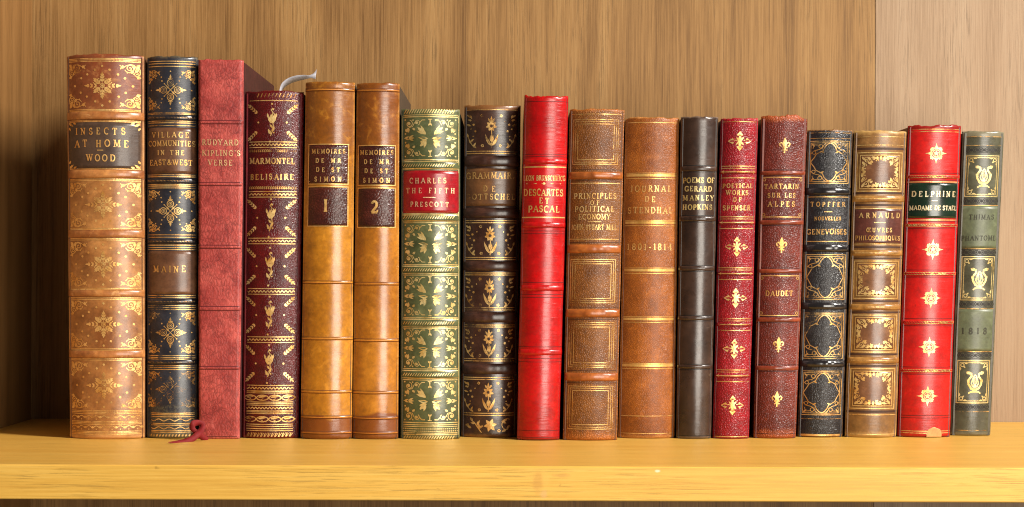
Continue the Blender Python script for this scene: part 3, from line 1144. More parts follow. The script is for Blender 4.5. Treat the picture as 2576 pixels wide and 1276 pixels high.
def orn_lyre_body():
    d = Draw()
    for sx in (1, -1):
        d.set(0, 0, sx, 1)
        d.stroke([(3, -20), (10, -16), (16, -6), (17, 3), (13, 9), (9, 14), (10, 21), (17, 24), (22, 23)], 5.0)
        d.stroke([(5, -13), (9, -4), (6, 6), (3, 14), (0, 18)], 2.6)
        d.leaf(14, -4, 12, 6, 60)
        d.leaf(9, 22, 12, 5, -10)
        for x in (2.2,):
            d.seg((x, -8), (x, 12), 0.9, 3)
        d.stroke([(0, -25), (10, -25), (15, -29)], 3.2)
    d.set(0, 0)
    d.poly([(-4, -18), (4, -18), (7, -24), (16, -30), (-16, -30), (-7, -24)])
    d.dot(0, -12, 4.5)
    d.ring(0, 2, 4.4, 1.4, 14, 9)
    return d


def place(d, oy, ox=0.0):
    """Move a drawing to its height on the spine."""
    d.v = [(x + ox, y + oy) for x, y in d.v]
    return d


def twist(x0, x1, yc, h, step=6.0, w=2.4, slant=4.0, n=None):
    """A row of slanting strokes, like a rope roll."""
    d = Draw()
    d.set(0, yc)
    x = x0
    while x < x1 - slant * 0.5:
        d.seg((x, -h / 2), (x + slant, h / 2), w)
        x += step
    return d


def wave(d, x0, x1, y, amp, period, w):
    n = max(16, int((x1 - x0) / period * 10))
    d.stroke([(x0 + (x1 - x0) * i / n, y + amp * math.sin(2 * math.pi * ((x1 - x0) * i / n) / period)) for i in range(n + 1)], w)


def merge(*ds):
    o = Draw()
    for d in ds:
        b = len(o.v)
        o.v += d.v
        o.lift += d.lift
        o.f += [[b + i for i in f] for f in d.f]
    return o


def lines_text(rows, bold=1.0):
    d = Draw()
    for r in rows:
        if r[0] is None:                    # a short dash between lines
            _, cx, y, W, w = r
            d.set(0, 0, 1, -1)
            d.hline(cx - W / 2, cx + W / 2, y, w, 4)
        else:
            s, cx, y, h, W = r[:5]
            d.text(s, cx, y, h, W, bold=(r[5] if len(r) > 5 else bold))
    return d


G0, G1, G2, G3, GT, GP = (MAT[k] for k in ('gilt0', 'gilt1', 'gilt2', 'gilt3', 'gilt_tan', 'gilt_pale'))


def blind(name, c):
    return plain(name, c, 0.5, nscale=200, amt=0.3)


# ---------------- thick tan book with gold snowflakes
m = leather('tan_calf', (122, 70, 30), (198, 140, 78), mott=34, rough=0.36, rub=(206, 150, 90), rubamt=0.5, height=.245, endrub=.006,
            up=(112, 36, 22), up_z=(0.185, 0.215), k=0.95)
B = Book('book', 'thickest book, tan calf with gold snowflakes, titled INSECTS AT HOME', 168, 362, 136, 176, 364, 1105.5, 44, .132, m,
         plain('marbled_board', (96, 62, 40), 0.6), cap=1.0)
band_m = leather('tan_band', (140, 76, 36), (206, 142, 78), mott=60, rough=0.34, rub=(226, 176, 112), rubamt=1.2)
for a, b in ((280, 301), (427, 448), (577, 598), (729, 747), (881, 901)):
    B.band(a, b, 4.5, band_m)
lab = B.patch('title_label', -90, 88, 307, 424, leather('brown_label', (62, 46, 38), (92, 72, 58), mott=60, rough=0.33, rub=(120, 92, 70), rubamt=0.6), chamfer=9)
B.lay(lines_text([('INSECTS', -8, 330, 18, 124), ('AT HOME', -6, 361, 19, 134), (None, -6, 378, 15, 2.0), ('WOOD', -6, 397, 18, 72)], 0.95), 'lettering', GT, 0.0003, lab)
d = Draw()
for sx in (1, -1):
    for sy in (1, -1):
        d.set(-1, 365.5, sx, sy)
        d.leaf(88, 57, 16, 6, 215)
        d.leaf(88, 46, 10, 5, 240)
        d.leaf(76, 57, 10, 5, 200)
B.lay(d, 'corner_ornament', GT, 0.0003, lab)
for c, hy in ((215.5, 57), (515, 58), (665, 58), (816, 61), (970, 61)):
    B.lay(place(orn_star(90, hy), c), 'gilt_ornament', GT)
for ys in ((147, 150.5, 154), (275.5, 279), (302.5, 306), (424.5,), (450.5, 454.5), (574.5, 578), (600, 604), (725.5, 729), (749.5, 753.5), (878, 881.5), (903, 906.5),
           (1034, 1037.5, 1041.5), (1061, 1064.5, 1068), (1086, 1089.5, 1093)):
    B.rules(ys, GT, 1.9)
for y in (1051.5, 1077):
    d = Draw().set(0, y)
    for i in range(9):
        x = -80 + i * 20
        d.stroke(E(x, -3, 8, 8, 20, 160, 8), 2.0)
        d.dot(x + 10, 1.5, 3.2)
        d.dot(x, -3.5, 1.6)
    B.lay(d, 'gilt_border', GT)
bl = blind('tan_blind', (96, 46, 22))
B.rules((301.5, 449, 599, 748, 902), bl, 1.6, -1, 1, 'blind_rule', 0.00004)

# ---------------- blue-black book with gold quatrefoils
m = leather('blue_black_calf', (22, 24, 32), (54, 56, 66), mott=60, rough=0.34, rub=(112, 96, 66), rubamt=0.55, height=.242, endrub=.010, tail=((94, 88, 68), .019, 1))
B = Book('book', 'blue-black book with gold quatrefoils and brown labels, titled VILLAGE COMMUNITIES', 371, 497, 141, 369, 497, 1104, 46, .13, m,
         plain('dark_blue_board', (38, 40, 52), 0.6))
band_m = leather('black_band', (20, 20, 26), (46, 44, 50), mott=80, rough=0.3, rub=(120, 100, 70), rubamt=0.7)
for a, b in ((289, 303), (448, 462), (601, 614), (752, 766), (905, 918)):
    B.band(a, b, 4.0, band_m)
brown = leather('worn_brown_label', (74, 44, 28), (124, 84, 56), mott=50, rough=0.34, rub=(150, 106, 72), rubamt=0.6)
lab = B.patch('title_label', -61, 61, 321, 437, brown)
B.lay(lines_text([('VILLAGE', -2, 339, 15, 92), ('COMMUNITIES', 0, 361, 14.5, 116), ('IN THE', 0, 384, 13, 66), ('EAST&WEST', -1, 409, 15, 106)], 0.95), 'lettering', GT, 0.0003, lab)
lab = B.patch('author_label', -61, 61, 631, 741, brown)
B.lay(lines_text([('MAINE', -4, 677, 17, 80)], 0.9), 'lettering', GT, 0.0003, lab)
for c, hy, g in ((226.5, 52, G1), (531, 54, G1), (837, 54, G1), (980, 47, G2)):
    B.lay(place(orn_quatre(59, hy), c), 'gilt_ornament', g)
for ys in ((154, 160, 167), (284, 287), (304.5, (309, 2.4), 316), (440, (444.5, 2.4)), (464, (468, 2.6), 473), (591, 597), ((617, 2.4), 623, 628), ((744, 2.4), 749), (769, (774, 2.4), 779),
           (895, (900, 2.4), 904), (920.5, (925, 2.2), 930)):
    B.rules(ys, G1, 1.8)
for y in (296, 455, 607.5, 759, 911.5):
    B.lay(twist(-55, 55, y, 3.0, 3.4, 1.0, 1.4), 'gilt_border', G2)
d = Draw().set(0, 0, 1, -1)
for y in (1040, 1044, 1049, 1066, 1070, 1084, 1088):
    d.hline(-50, 57, y, 2.0)
wave(d, -50, 57, 1057, 2.6, 27, 2.2)
wave(d, -50, 57, 1077, 2.6, 27, 2.2)
d.set(0, 1096)
for i in range(14):
    d.leaf(-52 + i * 8, -3, 8, 4, 60)
B.lay(d, 'gilt_border', MAT['gilt1'])

# ---------------- red cloth-like book
m = leather('red_roan', (140, 42, 40), (198, 90, 80), mott=55, rough=0.52, spec=0.35, crackle=0.6, rub=(208, 110, 102), rubamt=0.5, height=.24, endrub=.004, k=0.92)
B = Book('book', 'tall plain rose-red book with flat back, titled RUDYARD KIPLINGS VERSE', 500, 614, 150, 501, 603, 1105, 26, .150, m,
         leather('shaded_red_cover', (54, 20, 22), (74, 30, 30), mott=120, rough=0.65, spec=0.25), soft=0.16, wob=0.9)  # cover colour darkened to stand in for shade on the board's side
KIP = B
bl = blind('red_blind', (92, 24, 28))
for ys in ((303, 312), (459, 467.5), (617, 625.5), (771, 782), (922, 929.5)):
    a, b = ys
    B.band(a + .8, b - .8, 1.3, m)
    B.rules(ys, bl, 2.0, -.97, .97, 'blind_rule', 0.00005)
B.rules((1098,), bl, 1.6, -.97, .97, 'blind_rule', 0.00005)
B.lay(lines_text([('RUDYARD', 0, 358.5, 15, 88), ("KIPLING'S", 2, 385, 15, 92), ('VERSE', 0, 409.5, 15, 58)], 0.9), 'lettering',
      gilt('rose_gold_leaf', 0.1, (232, 172, 118), (250, 212, 160), 4.0), 0.0002)

# ---------------- maroon book with gold tulips
m = leather('maroon_morocco', (68, 6, 8), (108, 14, 16), mott=50, grain=640, gstr=0.2, rough=0.30, spec=0.6, rub=(120, 30, 26), rubamt=0.3, height=.219, endrub=.003)
B = Book('book', 'dark maroon book with gold tulips and wheat sprays, titled MARMONTEL BELISAIRE', 618, 764, 229, 610, 751, 1104, 40, .128, m,
         leather('maroon_board', (86, 12, 18), (120, 20, 26), mott=60, rough=0.4))
TUL = B
gx0, gx1 = -60, 58
r0, r1 = gx0 / B.hwpx, gx1 / B.hwpx
for c in (308, 548, 670, 793, 915):
    B.lay(place(orn_tulip(64, 54), c, -3), 'gilt_ornament', G0)
for y0, full in ((364, 1), (489, 1), (606.5, 1), (733.5, 1), (855, 1), (977, 1), (1027, 1)):
    d = Draw().set(0, 0, 1, -1)
    d.hline(gx0, gx1, y0 - 7, 2.0)
    d.hline(gx0, gx1, y0 + 7, 2.0)
    wave(d, gx0, gx1, y0, 2.0, 9, 2.4)
    B.lay(d, 'gilt_border', G0)
for y in (381, 474):
    d = Draw().set(0, y)
    for i in range(22):
        d.dot(gx0 + 2 + i * 5.4, 0, 2.2, 7)
        d.leaf(gx0 + i * 5.4, 2, 6, 2.6, 30)
    B.lay(d, 'gilt_border', G2)
B.lay(lines_text([('MARMONTEL', -3, 405, 15.5, 112), ('BELISAIRE', -3, 445, 15, 108)], 1.1), 'lettering', G1)
for y in (1001, 1055):
    d = Draw().set(-2, y)
    for i in range(4):
        x = -48 + i * 32
        d.stroke([(x + 15 * math.cos(R(q)), 6.5 * math.sin(R(q))) for q in range(200, 521, 20)], 2.6)
        d.leaf(x - 11, 1, 22, 5, 8)
        d.dot(x + 16, 0, 2.6)
        d.seg((x - 6, -6), (x + 2, -2), 1.4)
    B.lay(d, 'gilt_border', G1)
B.rules(((253, 2.2),), G1, 2, r0, r1)
B.rules((985, 989, 1012, 1016, 1037, 1041, 1068, 1073, (1079, 2.4), 1084), G0, 1.9, r0, r1)
B.lay(twist(-40, 58, 240, 10, 9, 2.4, 4), 'gilt_border', G2)
d = twist(-40, 56, 240, 10, 9, 1.2, 6)
B.lay(merge(twist(-58, 56, 1094, 10, 9, 2.6, 4), twist(-56, 56, 1094, 10, 9, 1.2, 7)), 'gilt_border', G1)

# ---------------- the pair of smooth tan volumes
def simon(num, xs, stain, label, dk, lt):
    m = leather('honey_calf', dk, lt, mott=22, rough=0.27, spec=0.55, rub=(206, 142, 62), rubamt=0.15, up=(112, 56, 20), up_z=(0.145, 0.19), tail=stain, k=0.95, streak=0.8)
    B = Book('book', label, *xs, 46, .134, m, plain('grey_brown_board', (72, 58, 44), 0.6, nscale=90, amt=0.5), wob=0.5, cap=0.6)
    bl = blind('tan_groove', (104, 54, 18))
    gl = plain('tan_fillet', (206, 132, 52), 0.35)
    yy = {1: (225, 710.5, 852, 986, 1050, 1089), 2: (226.5, 714, 856.5, 988, 1052, 1089.5)}[num]
    for y in yy:
        B.band(y - 3.0, y + 3.0, 1.6, m)
        B.rules((y - 3.6, y + 3.6), bl, 1.7, -1, 1, 'blind_rule', 0.00005)
        B.rules((y + 0.6,), gl, 1.5, -.96, .96, 'fillet', 0.00010)
    lm = leather('oxblood_label', (58, 22, 16), (92, 40, 28), mott=60, grain=420, gstr=0.18, rough=0.28, spec=0.6)
    o = 0 if num == 1 else 3
    cx = -1
    hl = 50 if num == 1 else 47
    l1 = B.patch('title_label', cx - hl, cx + hl, 363 + o, 463 + o, lm)
    l2 = B.patch('volume_label', cx - hl, cx + hl, 470 + o, 569 + o, lm)
    B.lay(lines_text([('MEMOIRES', cx, 380.5 + o, 12, 84), ('DE MR', cx, 404 + o, 12, 64), ('DE ST', cx, 427 + o, 12, 60), ('SIMON', cx, 450.5 + o, 12.5, 68)], 1.2), 'lettering', G1, 0.0003, l1)
    B.lay(lines_text([('I' if num == 1 else '2', cx - 4, 518 + o, 29, None)], 1.15), 'lettering', GT, 0.0003, l2)
    for l_, a, b in ((l1, 363 + o, 463 + o), (l2, 470 + o, 569 + o)):
        d = Draw().set(cx, 0, 1, -1)
        d.rect(-hl, hl, a, b, 2.4)
        B.lay(d, 'gilt_border', GT, 0.0003, l_)
    return B


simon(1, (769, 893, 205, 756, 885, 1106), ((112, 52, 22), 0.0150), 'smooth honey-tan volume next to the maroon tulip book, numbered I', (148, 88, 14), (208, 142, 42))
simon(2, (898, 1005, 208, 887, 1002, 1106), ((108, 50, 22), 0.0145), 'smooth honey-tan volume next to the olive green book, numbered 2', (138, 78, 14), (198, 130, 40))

# ---------------- green book with gold scrolls
m = leather('olive_calf', (62, 70, 40), (108, 112, 74), mott=45, rough=0.3, spec=0.55, rub=(120, 112, 72), rubamt=0.4, height=.208, endrub=.004)
B = Book('book', 'olive green book covered in gold scrolls with red label, titled CHARLES THE FIFTH', 1010, 1157, 274, 1008, 1156, 1106, 42, .126, m,
         plain('dark_green_board', (48, 52, 38), 0.6))
HX = 69
for c, hy in ((347, 49), (613.5, 50), (745.5, 51), (876.5, 50), (1009.5, 51)):
    B.lay(place(orn_torch(HX - 3, hy), c), 'gilt_ornament', GP)
red = leather('crimson_label', (138, 8, 20), (176, 18, 30), mott=60, rough=0.25, spec=0.6)
for yc in (415.5, 546.5, 679, 813, 942.5):
    B.band(yc - 9, yc + 9, 2.5, m)
lab = B.patch('title_label', -71, 71, 429, 536, red)
B.lay(lines_text([('CHARLES', -6, 454.5, 14.5, 92), ('THE FIFTH', 0, 479.5, 14, 122), (None, -2, 497, 31, 2.4), ('PRESCOTT', -2, 514, 13, 96)], 0.95), 'lettering',
      gilt('salmon_gold_leaf', 0.2, (226, 160, 110), (246, 204, 160), 3.0), 0.0003, lab)
for yc in (415.5, 546.5, 679, 813, 942.5):
    B.lay(twist(-66, 62, yc, 7, 6.0, 1.9, 5), 'gilt_border', GP)
for ys in ((289, (293.5, 2.6)), ((402, 2.6), 406.5), ((424.5, 3), ), (538, (541, 2.6)), (556, 560.5), (666, (670, 2.6)), (689, 692.5), (799.5, (803.5, 2.6)), (823, 826.5), (928.5, (933, 2.6)),
           (952, 956.5), ((1064, 2.4), 1069.5), ((1074, 1.6), 1090, (1094, 2.6))):
    B.rules(ys, GP, 2.0, -.95, .95)
B.lay(merge(twist(-66, 62, 280, 10, 6.4, 2.6, 6)), 'gilt_border', GP)
B.lay(merge(twist(-66, 62, 1101, 7, 6.4, 2.4, 5)), 'gilt_border', GP)
d = Draw().set(0, 1082)
for i in range(28):
    d.dot(-67 + i * 5, 2.6, 1.8, 6)
    d.dot(-67 + i * 5, -3.2, 1.8, 6)
B.lay(d, 'gilt_border', GP)
d = Draw().set(0, 0, 1, -1)
for x in (-HX - 1, HX + 1):
    d.seg((x, 290), (x, 1096), 1.6, 60)
B.lay(d, 'gilt_fillet', GP)

# ---------------- dark brown book with gold bouquets
m = leather('chocolate_calf', (42, 22, 15), (80, 50, 36), mott=60, rough=0.30, spec=0.6, rub=(130, 84, 44), rubamt=0.55, height=.209, endrub=.004)
B = Book('book', 'dark brown book with gold flower bouquets and wide bands, titled GRAMMAIRE', 1169, 1310, 264, 1160, 1298, 1101.5, 44, .13, m,
         leather('dark_brown_board', (32, 22, 18), (54, 38, 30), rough=0.45))
band_m = leather('dark_brown_band', (42, 22, 16), (88, 54, 40), mott=90, rough=0.34, rub=(140, 92, 62), rubamt=0.7, streak=4.0)
for a, b in ((391, 419), (523, 549), (657, 682), (785, 812), (915, 942)):
    B.band(a, b, 5.5, band_m)
lab = B.patch('title_label', -66, 62, 424, 518, leather('cinnamon_label', (86, 52, 28), (132, 88, 50), mott=50, rough=0.34, rub=(150, 104, 62), rubamt=0.5))
B.lay(lines_text([('GRAMMAIRE', -1, 441.5, 17, 124), ('DE', -6, 475, 15.5, 30), ('GOTTSCHED', -1, 495, 15.5, 122)], 0.9), 'lettering', G2, 0.0003, lab)
B.rules((426.5, 513), GT, 1.8, -.9, .86)
for c, hy in ((329, 46), (604, 41), (735, 40), (863, 39), (998, 41)):
    B.lay(place(orn_bouquet(62, hy), c, -2), 'gilt_ornament', G1)
for ys in (((276, 1.6),), (380.5, 386), (555, 560.5), (648, 653), (687, 692), (774.5, 780), (818, 823), (903, 908.5), (950, 955), (1040, 1045.5)):
    B.rules(ys, G1, 2.1, -.92, .90)
d = Draw().set(0, 1070)
d.stroke([(-18, -19), (-28, -6), (-36, 6), (-44, 12)], 2.2)
for x, y, L, an in ((-24, -10, 18, 100), (-30, 0, 14, 60), (-34, 4, 13, 170), (-40, 10, 12, 130), (-26, -8, 14, 30), (-44, -8, 14, 150), (-50, 2, 10, 200), (46, 14, 16, 200), (52, 0, 14, 240), (44, -12, 12, 200), (34, 10, 12, 330)):
    d.leaf(x, y, L, 6, an)
for a in range(6):
    d.leaf(4, 0, 17, 9, a * 60 + 10)
d.dot(4, 0, 3.4)
d.ring(26, -14, 3.0, 2.0, 9)
d.stroke(E(46, 2, 13, 14, 60, 280, 10), 2.0)
B.lay(d, 'gilt_ornament', G1)

# ---------------- scarlet calf book
m = leather('scarlet_calf', (160, 5, 7), (200, 12, 14), mott=26, rough=0.30, spec=0.5, rub=(112, 12, 10), rubamt=0.35, crease=0.4, height=.217, endrub=.002, coat=0.15)
B = Book('book', 'plain glossy scarlet book, tallest of the right half, titled DESCARTES ET PASCAL', 1319, 1430, 241, 1300, 1407, 1109, 50, .132, m,
         leather('scarlet_board', (120, 8, 14), (150, 14, 20), rough=0.4), cap=1.8)
bl = blind('scarlet_blind', (96, 6, 10))
for a, b in ((399, 413), (559, 573), (717, 732), (879, 894)):
    B.band(a, b, 4.2, m)
B.rules((255, 388, 394, 581, 588, 711, 741, 748.5, 873, 902, 911, 1084, 1101), bl, 1.6, -1, 1, 'blind_rule', 0.00004)
B.rules(((420, 3.2), (547, 3.2)), G0, 3, -.97, .97)
B.lay(lines_text([('LEON BRUNSCHVICG', 0, 448, 13.5, 104), (None, -2, 462, 86, 1.6), ('DESCARTES', -2, 484, 18, 98), ('ET', 0, 505, 15.5, 25), ('PASCAL', 0, 526, 17.5, 78)], 1.05), 'lettering', G0)
d = Draw().set(-1, 462)
d.poly([(-5, 0), (0, -4), (5, 0), (0, 4)])
B.lay(d, 'gilt_ornament', G0)

# ---------------- brown pebbled book with nested frames
m = leather('hazel_morocco', (106, 58, 16), (152, 94, 36), mott=50, grain=620, gstr=0.28, rough=0.42, rub=(192, 110, 44), rubamt=0.35, height=.209, endrub=.010)
B = Book('book', 'brown pebbled book with nested gold frames, titled PRINCIPLES OF POLITICAL ECONOMY', 1433, 1571, 274, 1416, 1552, 1109, 40, .126, m,
         leather('brown_board', (84, 46, 20), (118, 70, 34), rough=0.45))
band_m = leather('rubbed_orange_band', (128, 62, 22), (190, 108, 44), mott=90, rough=0.32, rub=(214, 140, 70), rubamt=0.8)
for a, b in ((432, 451), (615, 637), (778, 799), (938, 959)):
    B.band(a, b, 6.0, band_m, tmax=.97)
for a, b in ((301, 413), (653, 762), (812, 924), (972, 1080)):
    d = Draw().set(-2, 0, 1, -1)
    d.rect(-56, 56, a, b, 1.6)
    d.rect(-51, 51, a + 5, b - 5, 1.3)
    d.rect(-45, 45, a + 11, b - 11, 1.5)
    B.lay(d, 'gilt_frame', G1)
B.rules((287, 461, 602), G1, 1.9, -.93, .9)
bl = blind('hazel_blind', (74, 38, 14))
B.rules((427, 455, 610, 642, 773, 804, 933, 964), bl, 2.0, -.97, .97, 'blind_rule', 0.00004)
B.lay(lines_text([('PRINCIPLES', -1, 493, 15, 106), ('OF', -2, 510, 12, 22), ('POLITICAL', -2, 526, 15, 98), ('ECONOMY', -2, 545.5, 14.5, 80), (None, -2, 558, 32, 1.4), ('JOHN STUART MILL', -2, 572, 14, 114)], 0.85), 'lettering', G1)

# ---------------- tan book with broad flat gold bands
m = leather('russet_calf', (134, 68, 16), (190, 110, 38), mott=30, grain=820, gstr=0.18, rough=0.38, rub=(206, 140, 76), rubamt=0.45, height=.204, endrub=.004)
B = Book('book', 'russet book ringed by broad gold stripes, titled JOURNAL DE STENDHAL', 1574, 1709, 295, 1555, 1696, 1104, 44, .124, m,
         leather('russet_board', (92, 50, 22), (120, 70, 34), rough=0.5))
for y in (442, 561, 681, 804, 921):
    B.rules(((y - 6.5, 1.4), (y - 1, 6.0), (y + 7, 1.4)), gilt('broad_gold_%d' % y, 0.18, (196, 138, 62), (240, 194, 112), y * 0.1), 2, -.92, .92)
B.rules((308, 1047, 1091), GT, 1.7, -.92, .92)
B.lay(lines_text([('JOURNAL', -2, 475, 16.5, 104), ('DE', -4, 501, 15, 26), ('STENDHAL', -2, 529, 16.5, 112)], 0.85), 'lettering', GT)
B.lay(lines_text([('1801-1814', -2, 621, 17, 112)], 0.9), 'date_lettering', MAT['gilt_tan'])

# ---------------- thin blackish-brown book
m = leather('umber_calf', (40, 26, 19), (72, 50, 38), mott=45, rough=0.30, spec=0.55, rub=(110, 90, 76), rubamt=0.4, height=.204, endrub=.003)
B = Book('book', 'thin blackish-brown book, titled POEMS OF GERARD MANLEY HOPKINS', 1713, 1807, 293, 1701, 1788, 1105, 50, .122, m,
         leather('umber_board', (38, 30, 26), (58, 46, 40), rough=0.45))
bl = blind('umber_blind', (20, 15, 13))
for a, b in ((418, 431), (544, 557), (669, 681), (795, 806), (918, 928)):
    B.band(a, b, 3.0, m)
    B.rules((a - 1.5, b + 2), bl, 1.6, -.97, .97, 'blind_rule', 0.00004)
B.rules((1097,), bl, 1.6, -.97, .97, 'blind_rule', 0.00004)
B.lay(lines_text([('POEMS OF', 0, 453.5, 14, 78), ('GERARD', -1, 475, 14, 66), ('MANLEY', 0, 498, 14, 76), ('HOPKINS', -2, 521, 14, 72)], 1.1), 'lettering', GP)

# ---------------- thin crimson book with gold crosses
m = leather('crimson_morocco', (132, 8, 20), (176, 22, 38), mott=60, grain=560, gstr=0.36, rough=0.34, spec=0.5, rub=(186, 60, 60), rubamt=0.25, height=.203, endrub=.002)
B = Book('book', 'thin crimson pebbled book with gold flowery crosses, titled POETICAL WORKS', 1813, 1907, 297, 1793, 1884, 1105, 50, .12, m,
         leather('crimson_board', (76, 10, 16), (100, 16, 24), rough=0.45))
for y in (432.5, 560, 688.5, 816.5, 945.5):
    B.band(y - 5, y + 5, 3.0, m)
    d = Draw().set(0, y)
    d.hline(-34, 34, 0, 2.2)
    for sx in (1, -1):
        d.set(0, y, sx, 1)
        d.poly([(41, 0), (33, 5), (35, 0), (33, -5)])
        d.seg((36, -4), (36, 4), 1.6)
    for i in range(15):
        d.set(0, y)
        d.dot(-28 + i * 4, 0, 1.6, 6)
    B.lay(d, 'gilt_arrow', G1)
    B.rules((y - 14.5, (y - 9, 1.4), y + 15), G1, 1.9, -.92, .90)
B.rules((306, 1099), G1, 1.8, -.92, .9)
for y in (355, 621, 750, 878, 1020):
    B.lay(place(orn_floret(29), y), 'gilt_ornament', MAT['gilt0'])
B.lay(lines_text([('POETICAL', -1, 467.5, 12, 74), ('WORKS', -2, 485, 12.5, 55), ('OF', -2, 502, 12, 21), ('SPENSER', -2, 523, 13, 68)], 1.05), 'lettering', G1)

# ---------------- worn reddish-brown book with fleurs-de-lis
m = leather('sienna_morocco', (88, 26, 18), (132, 48, 34), mott=45, grain=600, gstr=0.34, rough=0.36, spec=0.5, rub=(176, 86, 42), rubamt=0.6, height=.204, endrub=.009)
B = Book('book', 'worn red-brown book with small fleurs-de-lis, titled TARTARIN, lettered DAUDET', 1915, 2031, 293, 1896, 2002, 1104, 42, .12, m,
         leather('sienna_board', (84, 26, 14), (126, 50, 24), rough=0.45), cap=2.2)
band_m = leather('rubbed_sienna_band', (104, 36, 22), (160, 74, 44), mott=90, rough=0.3, rub=(190, 104, 62), rubamt=0.8)
bl = blind('sienna_blind', (54, 14, 10))
for a, b in ((430, 440), (554, 565), (677, 687), (799, 810), (921, 932)):
    B.band(a, b, 3.6, band_m)
    B.rules((a - 2.5, b + 2.5), bl, 2.0, -.97, .97, 'blind_rule', 0.00004)
for a, b in ((446, 546), (694, 794)):
    d = Draw().set(-2, 0, 1, -1)
    d.rect(-48, 51, a, b, 2.0)
    for x in (-43, 46):
        for y in (a + 6, b - 6):
            d.ring(x, y, 3.2, 1.4, 10)
    B.lay(d, 'gilt_frame', GT)
B.lay(lines_text([('TARTARIN', -3, 469, 13, 84), ('SUR LES', -3, 491.5, 12.5, 68), ('ALPES', -3, 513.5, 14, 66)], 0.95), 'lettering', GT)
B.lay(lines_text([('DAUDET', -2, 738, 14, 68)], 0.95), 'lettering', GT)
for y in (365, 616, 866, 1003):
    B.lay(place(orn_fleur(36), y), 'gilt_ornament', G1)
B.rules((1092,), bl, 1.6, -.97, .97, 'blind_rule', 0.00004)

# ---------------- black book with strapwork diamonds
m = leather('black_morocco', (24, 23, 26), (48, 47, 50), mott=60, grain=620, gstr=0.22, rough=0.30, spec=0.6, rub=(150, 104, 56), rubamt=0.2, height=.197, endrub=.003)
B = Book('book', 'black pebbled book with gold strapwork diamonds, titled NOUVELLES GENEVOISES', 2032, 2145, 326, 2007, 2119, 1101, 42, .116, m,
         leather('black_board', (22, 20, 20), (36, 32, 32), rough=0.45))
band_m = leather('polished_black_band', (18, 17, 19), (40, 38, 40), mott=80, rough=0.2, spec=0.7)
for a, b in ((472, 491), (615, 634), (761, 779), (907, 924)):
    B.band(a, b, 5.5, band_m)
for a, b in ((355, 461), (641, 754), (788, 902), (934, 1044)):
    B.lay(place(orn_strap(50, (b - a) / 2), (a + b) / 2, -2), 'gilt_ornament', MAT['gilt1'])
B.rules((495.5, 607.5), GT, 1.9, -.95, .93)
B.rules((334, 348, 1054), G2, 1.6, -.95, .93)
B.rules(((1095, 4.5),), GT, 2, -.9, .85)
B.lay(lines_text([('TOPFFER', -2, 514, 12.5, 86), (None, -2, 533, 20, 1.5), ('NOUVELLES', -2, 550, 9.5, 66), ('GENEVOISES', -2, 583, 14, 98)], 1.0), 'lettering', GT)

# ---------------- brown book with gold garland frames
m = leather('fawn_calf', (106, 70, 34), (156, 114, 64), mott=55, rough=0.32, spec=0.5, rub=(184, 144, 84), rubamt=0.6, height=.196, endrub=.006)
B = Book('book', 'golden brown book with gold garland frames, titled ARNAULD', 2149, 2281, 329, 2125, 2254, 1102.5, 42, .116, m,
         leather('fawn_board', (88, 60, 32), (120, 86, 50), rough=0.5), base=1101.6)
onlay = leather('umber_onlay', (92, 56, 34), (134, 92, 60), mott=60, rough=0.30, spec=0.5)
purple = leather('plum_brown_label', (72, 36, 30), (102, 58, 48), mott=60, rough=0.27, spec=0.6)
band_m = leather('fawn_band', (128, 84, 36), (186, 136, 70), mott=90, rough=0.32, rub=(212, 168, 100), rubamt=0.8)
for a, b in ((492, 508), (629, 644), (765, 780), (899, 915)):
    B.band(a, b, 4.0, band_m)
    d = Draw().set(-1, (a + b) / 2)
    for i in range(36):
        d.dot(-52 + i * 3, 0, 1.25, 6)
    B.lay(d, 'gilt_border', G1)
bl = blind('fawn_blind', (62, 36, 22))
B.rules(((374, 6.0), (486, 5.0), (516, 5.0), (622, 5.0), (650, 3.5), (758, 5.0), (786, 4.5), (892, 5.0), (921, 4.5), (1036, 6.0)), bl, 4, -.97, .97, 'blind_rule', 0.00004)
for i, (a, b) in enumerate(((384, 481), (657, 751), (793, 886), (928, 1028))):
    lab = B.patch('panel_onlay', -50, 48, a + 6, b - 6, onlay, 0.00006)
    B.lay(place(orn_garland(55, (b - a) / 2, i), (a + b) / 2, -1), 'gilt_ornament', MAT['gilt0'], 0.00018)
lab = B.patch('title_label', -60, 60, 524, 614, purple)
B.lay(lines_text([('ARNAULD', 2, 542, 14, 102), (None, 1, 560, 28, 2.2), ('\u0152UVRES', 1, 579, 11.5, 64), ('PHILOSOPHIQUES', 0, 599, 12, 112)], 1.0), 'lettering', G1, 0.0003, lab)
B.rules((344, 365, 525, 614, 1044, 1093), G1, 1.9, -.95, .95, lift=0.0002)

# ---------------- bright red book with gold medallions and a green label
m = leather('vermilion_calf', (166, 10, 10), (206, 26, 20), mott=28, rough=0.34, spec=0.5, rub=(124, 20, 14), rubamt=0.3, crease=0.25, height=.198, endrub=.0015, coat=0.15)
B = Book('book', 'bright red book with gold medallions and dark green label, titled DELPHINE', 2285, 2418, 316, 2257, 2389, 1103, 42, .116, m,
         leather('dark_red_board', (92, 10, 14), (120, 18, 20), rough=0.45), cap=1.6, base=1101.2)
bl = blind('vermilion_blind', (96, 8, 10))
for y in (444.5, 566.5, 688.5, 811, 933):
    B.band(y - 4.5, y + 4.5, 3.2, m)
    B.rules(((y, 6.5),), G1, 6, -.95, .95)
    B.lay(twist(-60, 58, y, 5.5, 3.6, 0.9, 2.2), 'blind_rule', bl, 0.00014)
    B.rules((y - 9, y + 9), bl, 1.6, -.97, .97, 'blind_rule', 0.00004)
lab = B.patch('title_label', -63, 63, 460, 549, leather('bottle_green_label', (14, 30, 20), (26, 50, 34), mott=60, rough=0.2, spec=0.6))
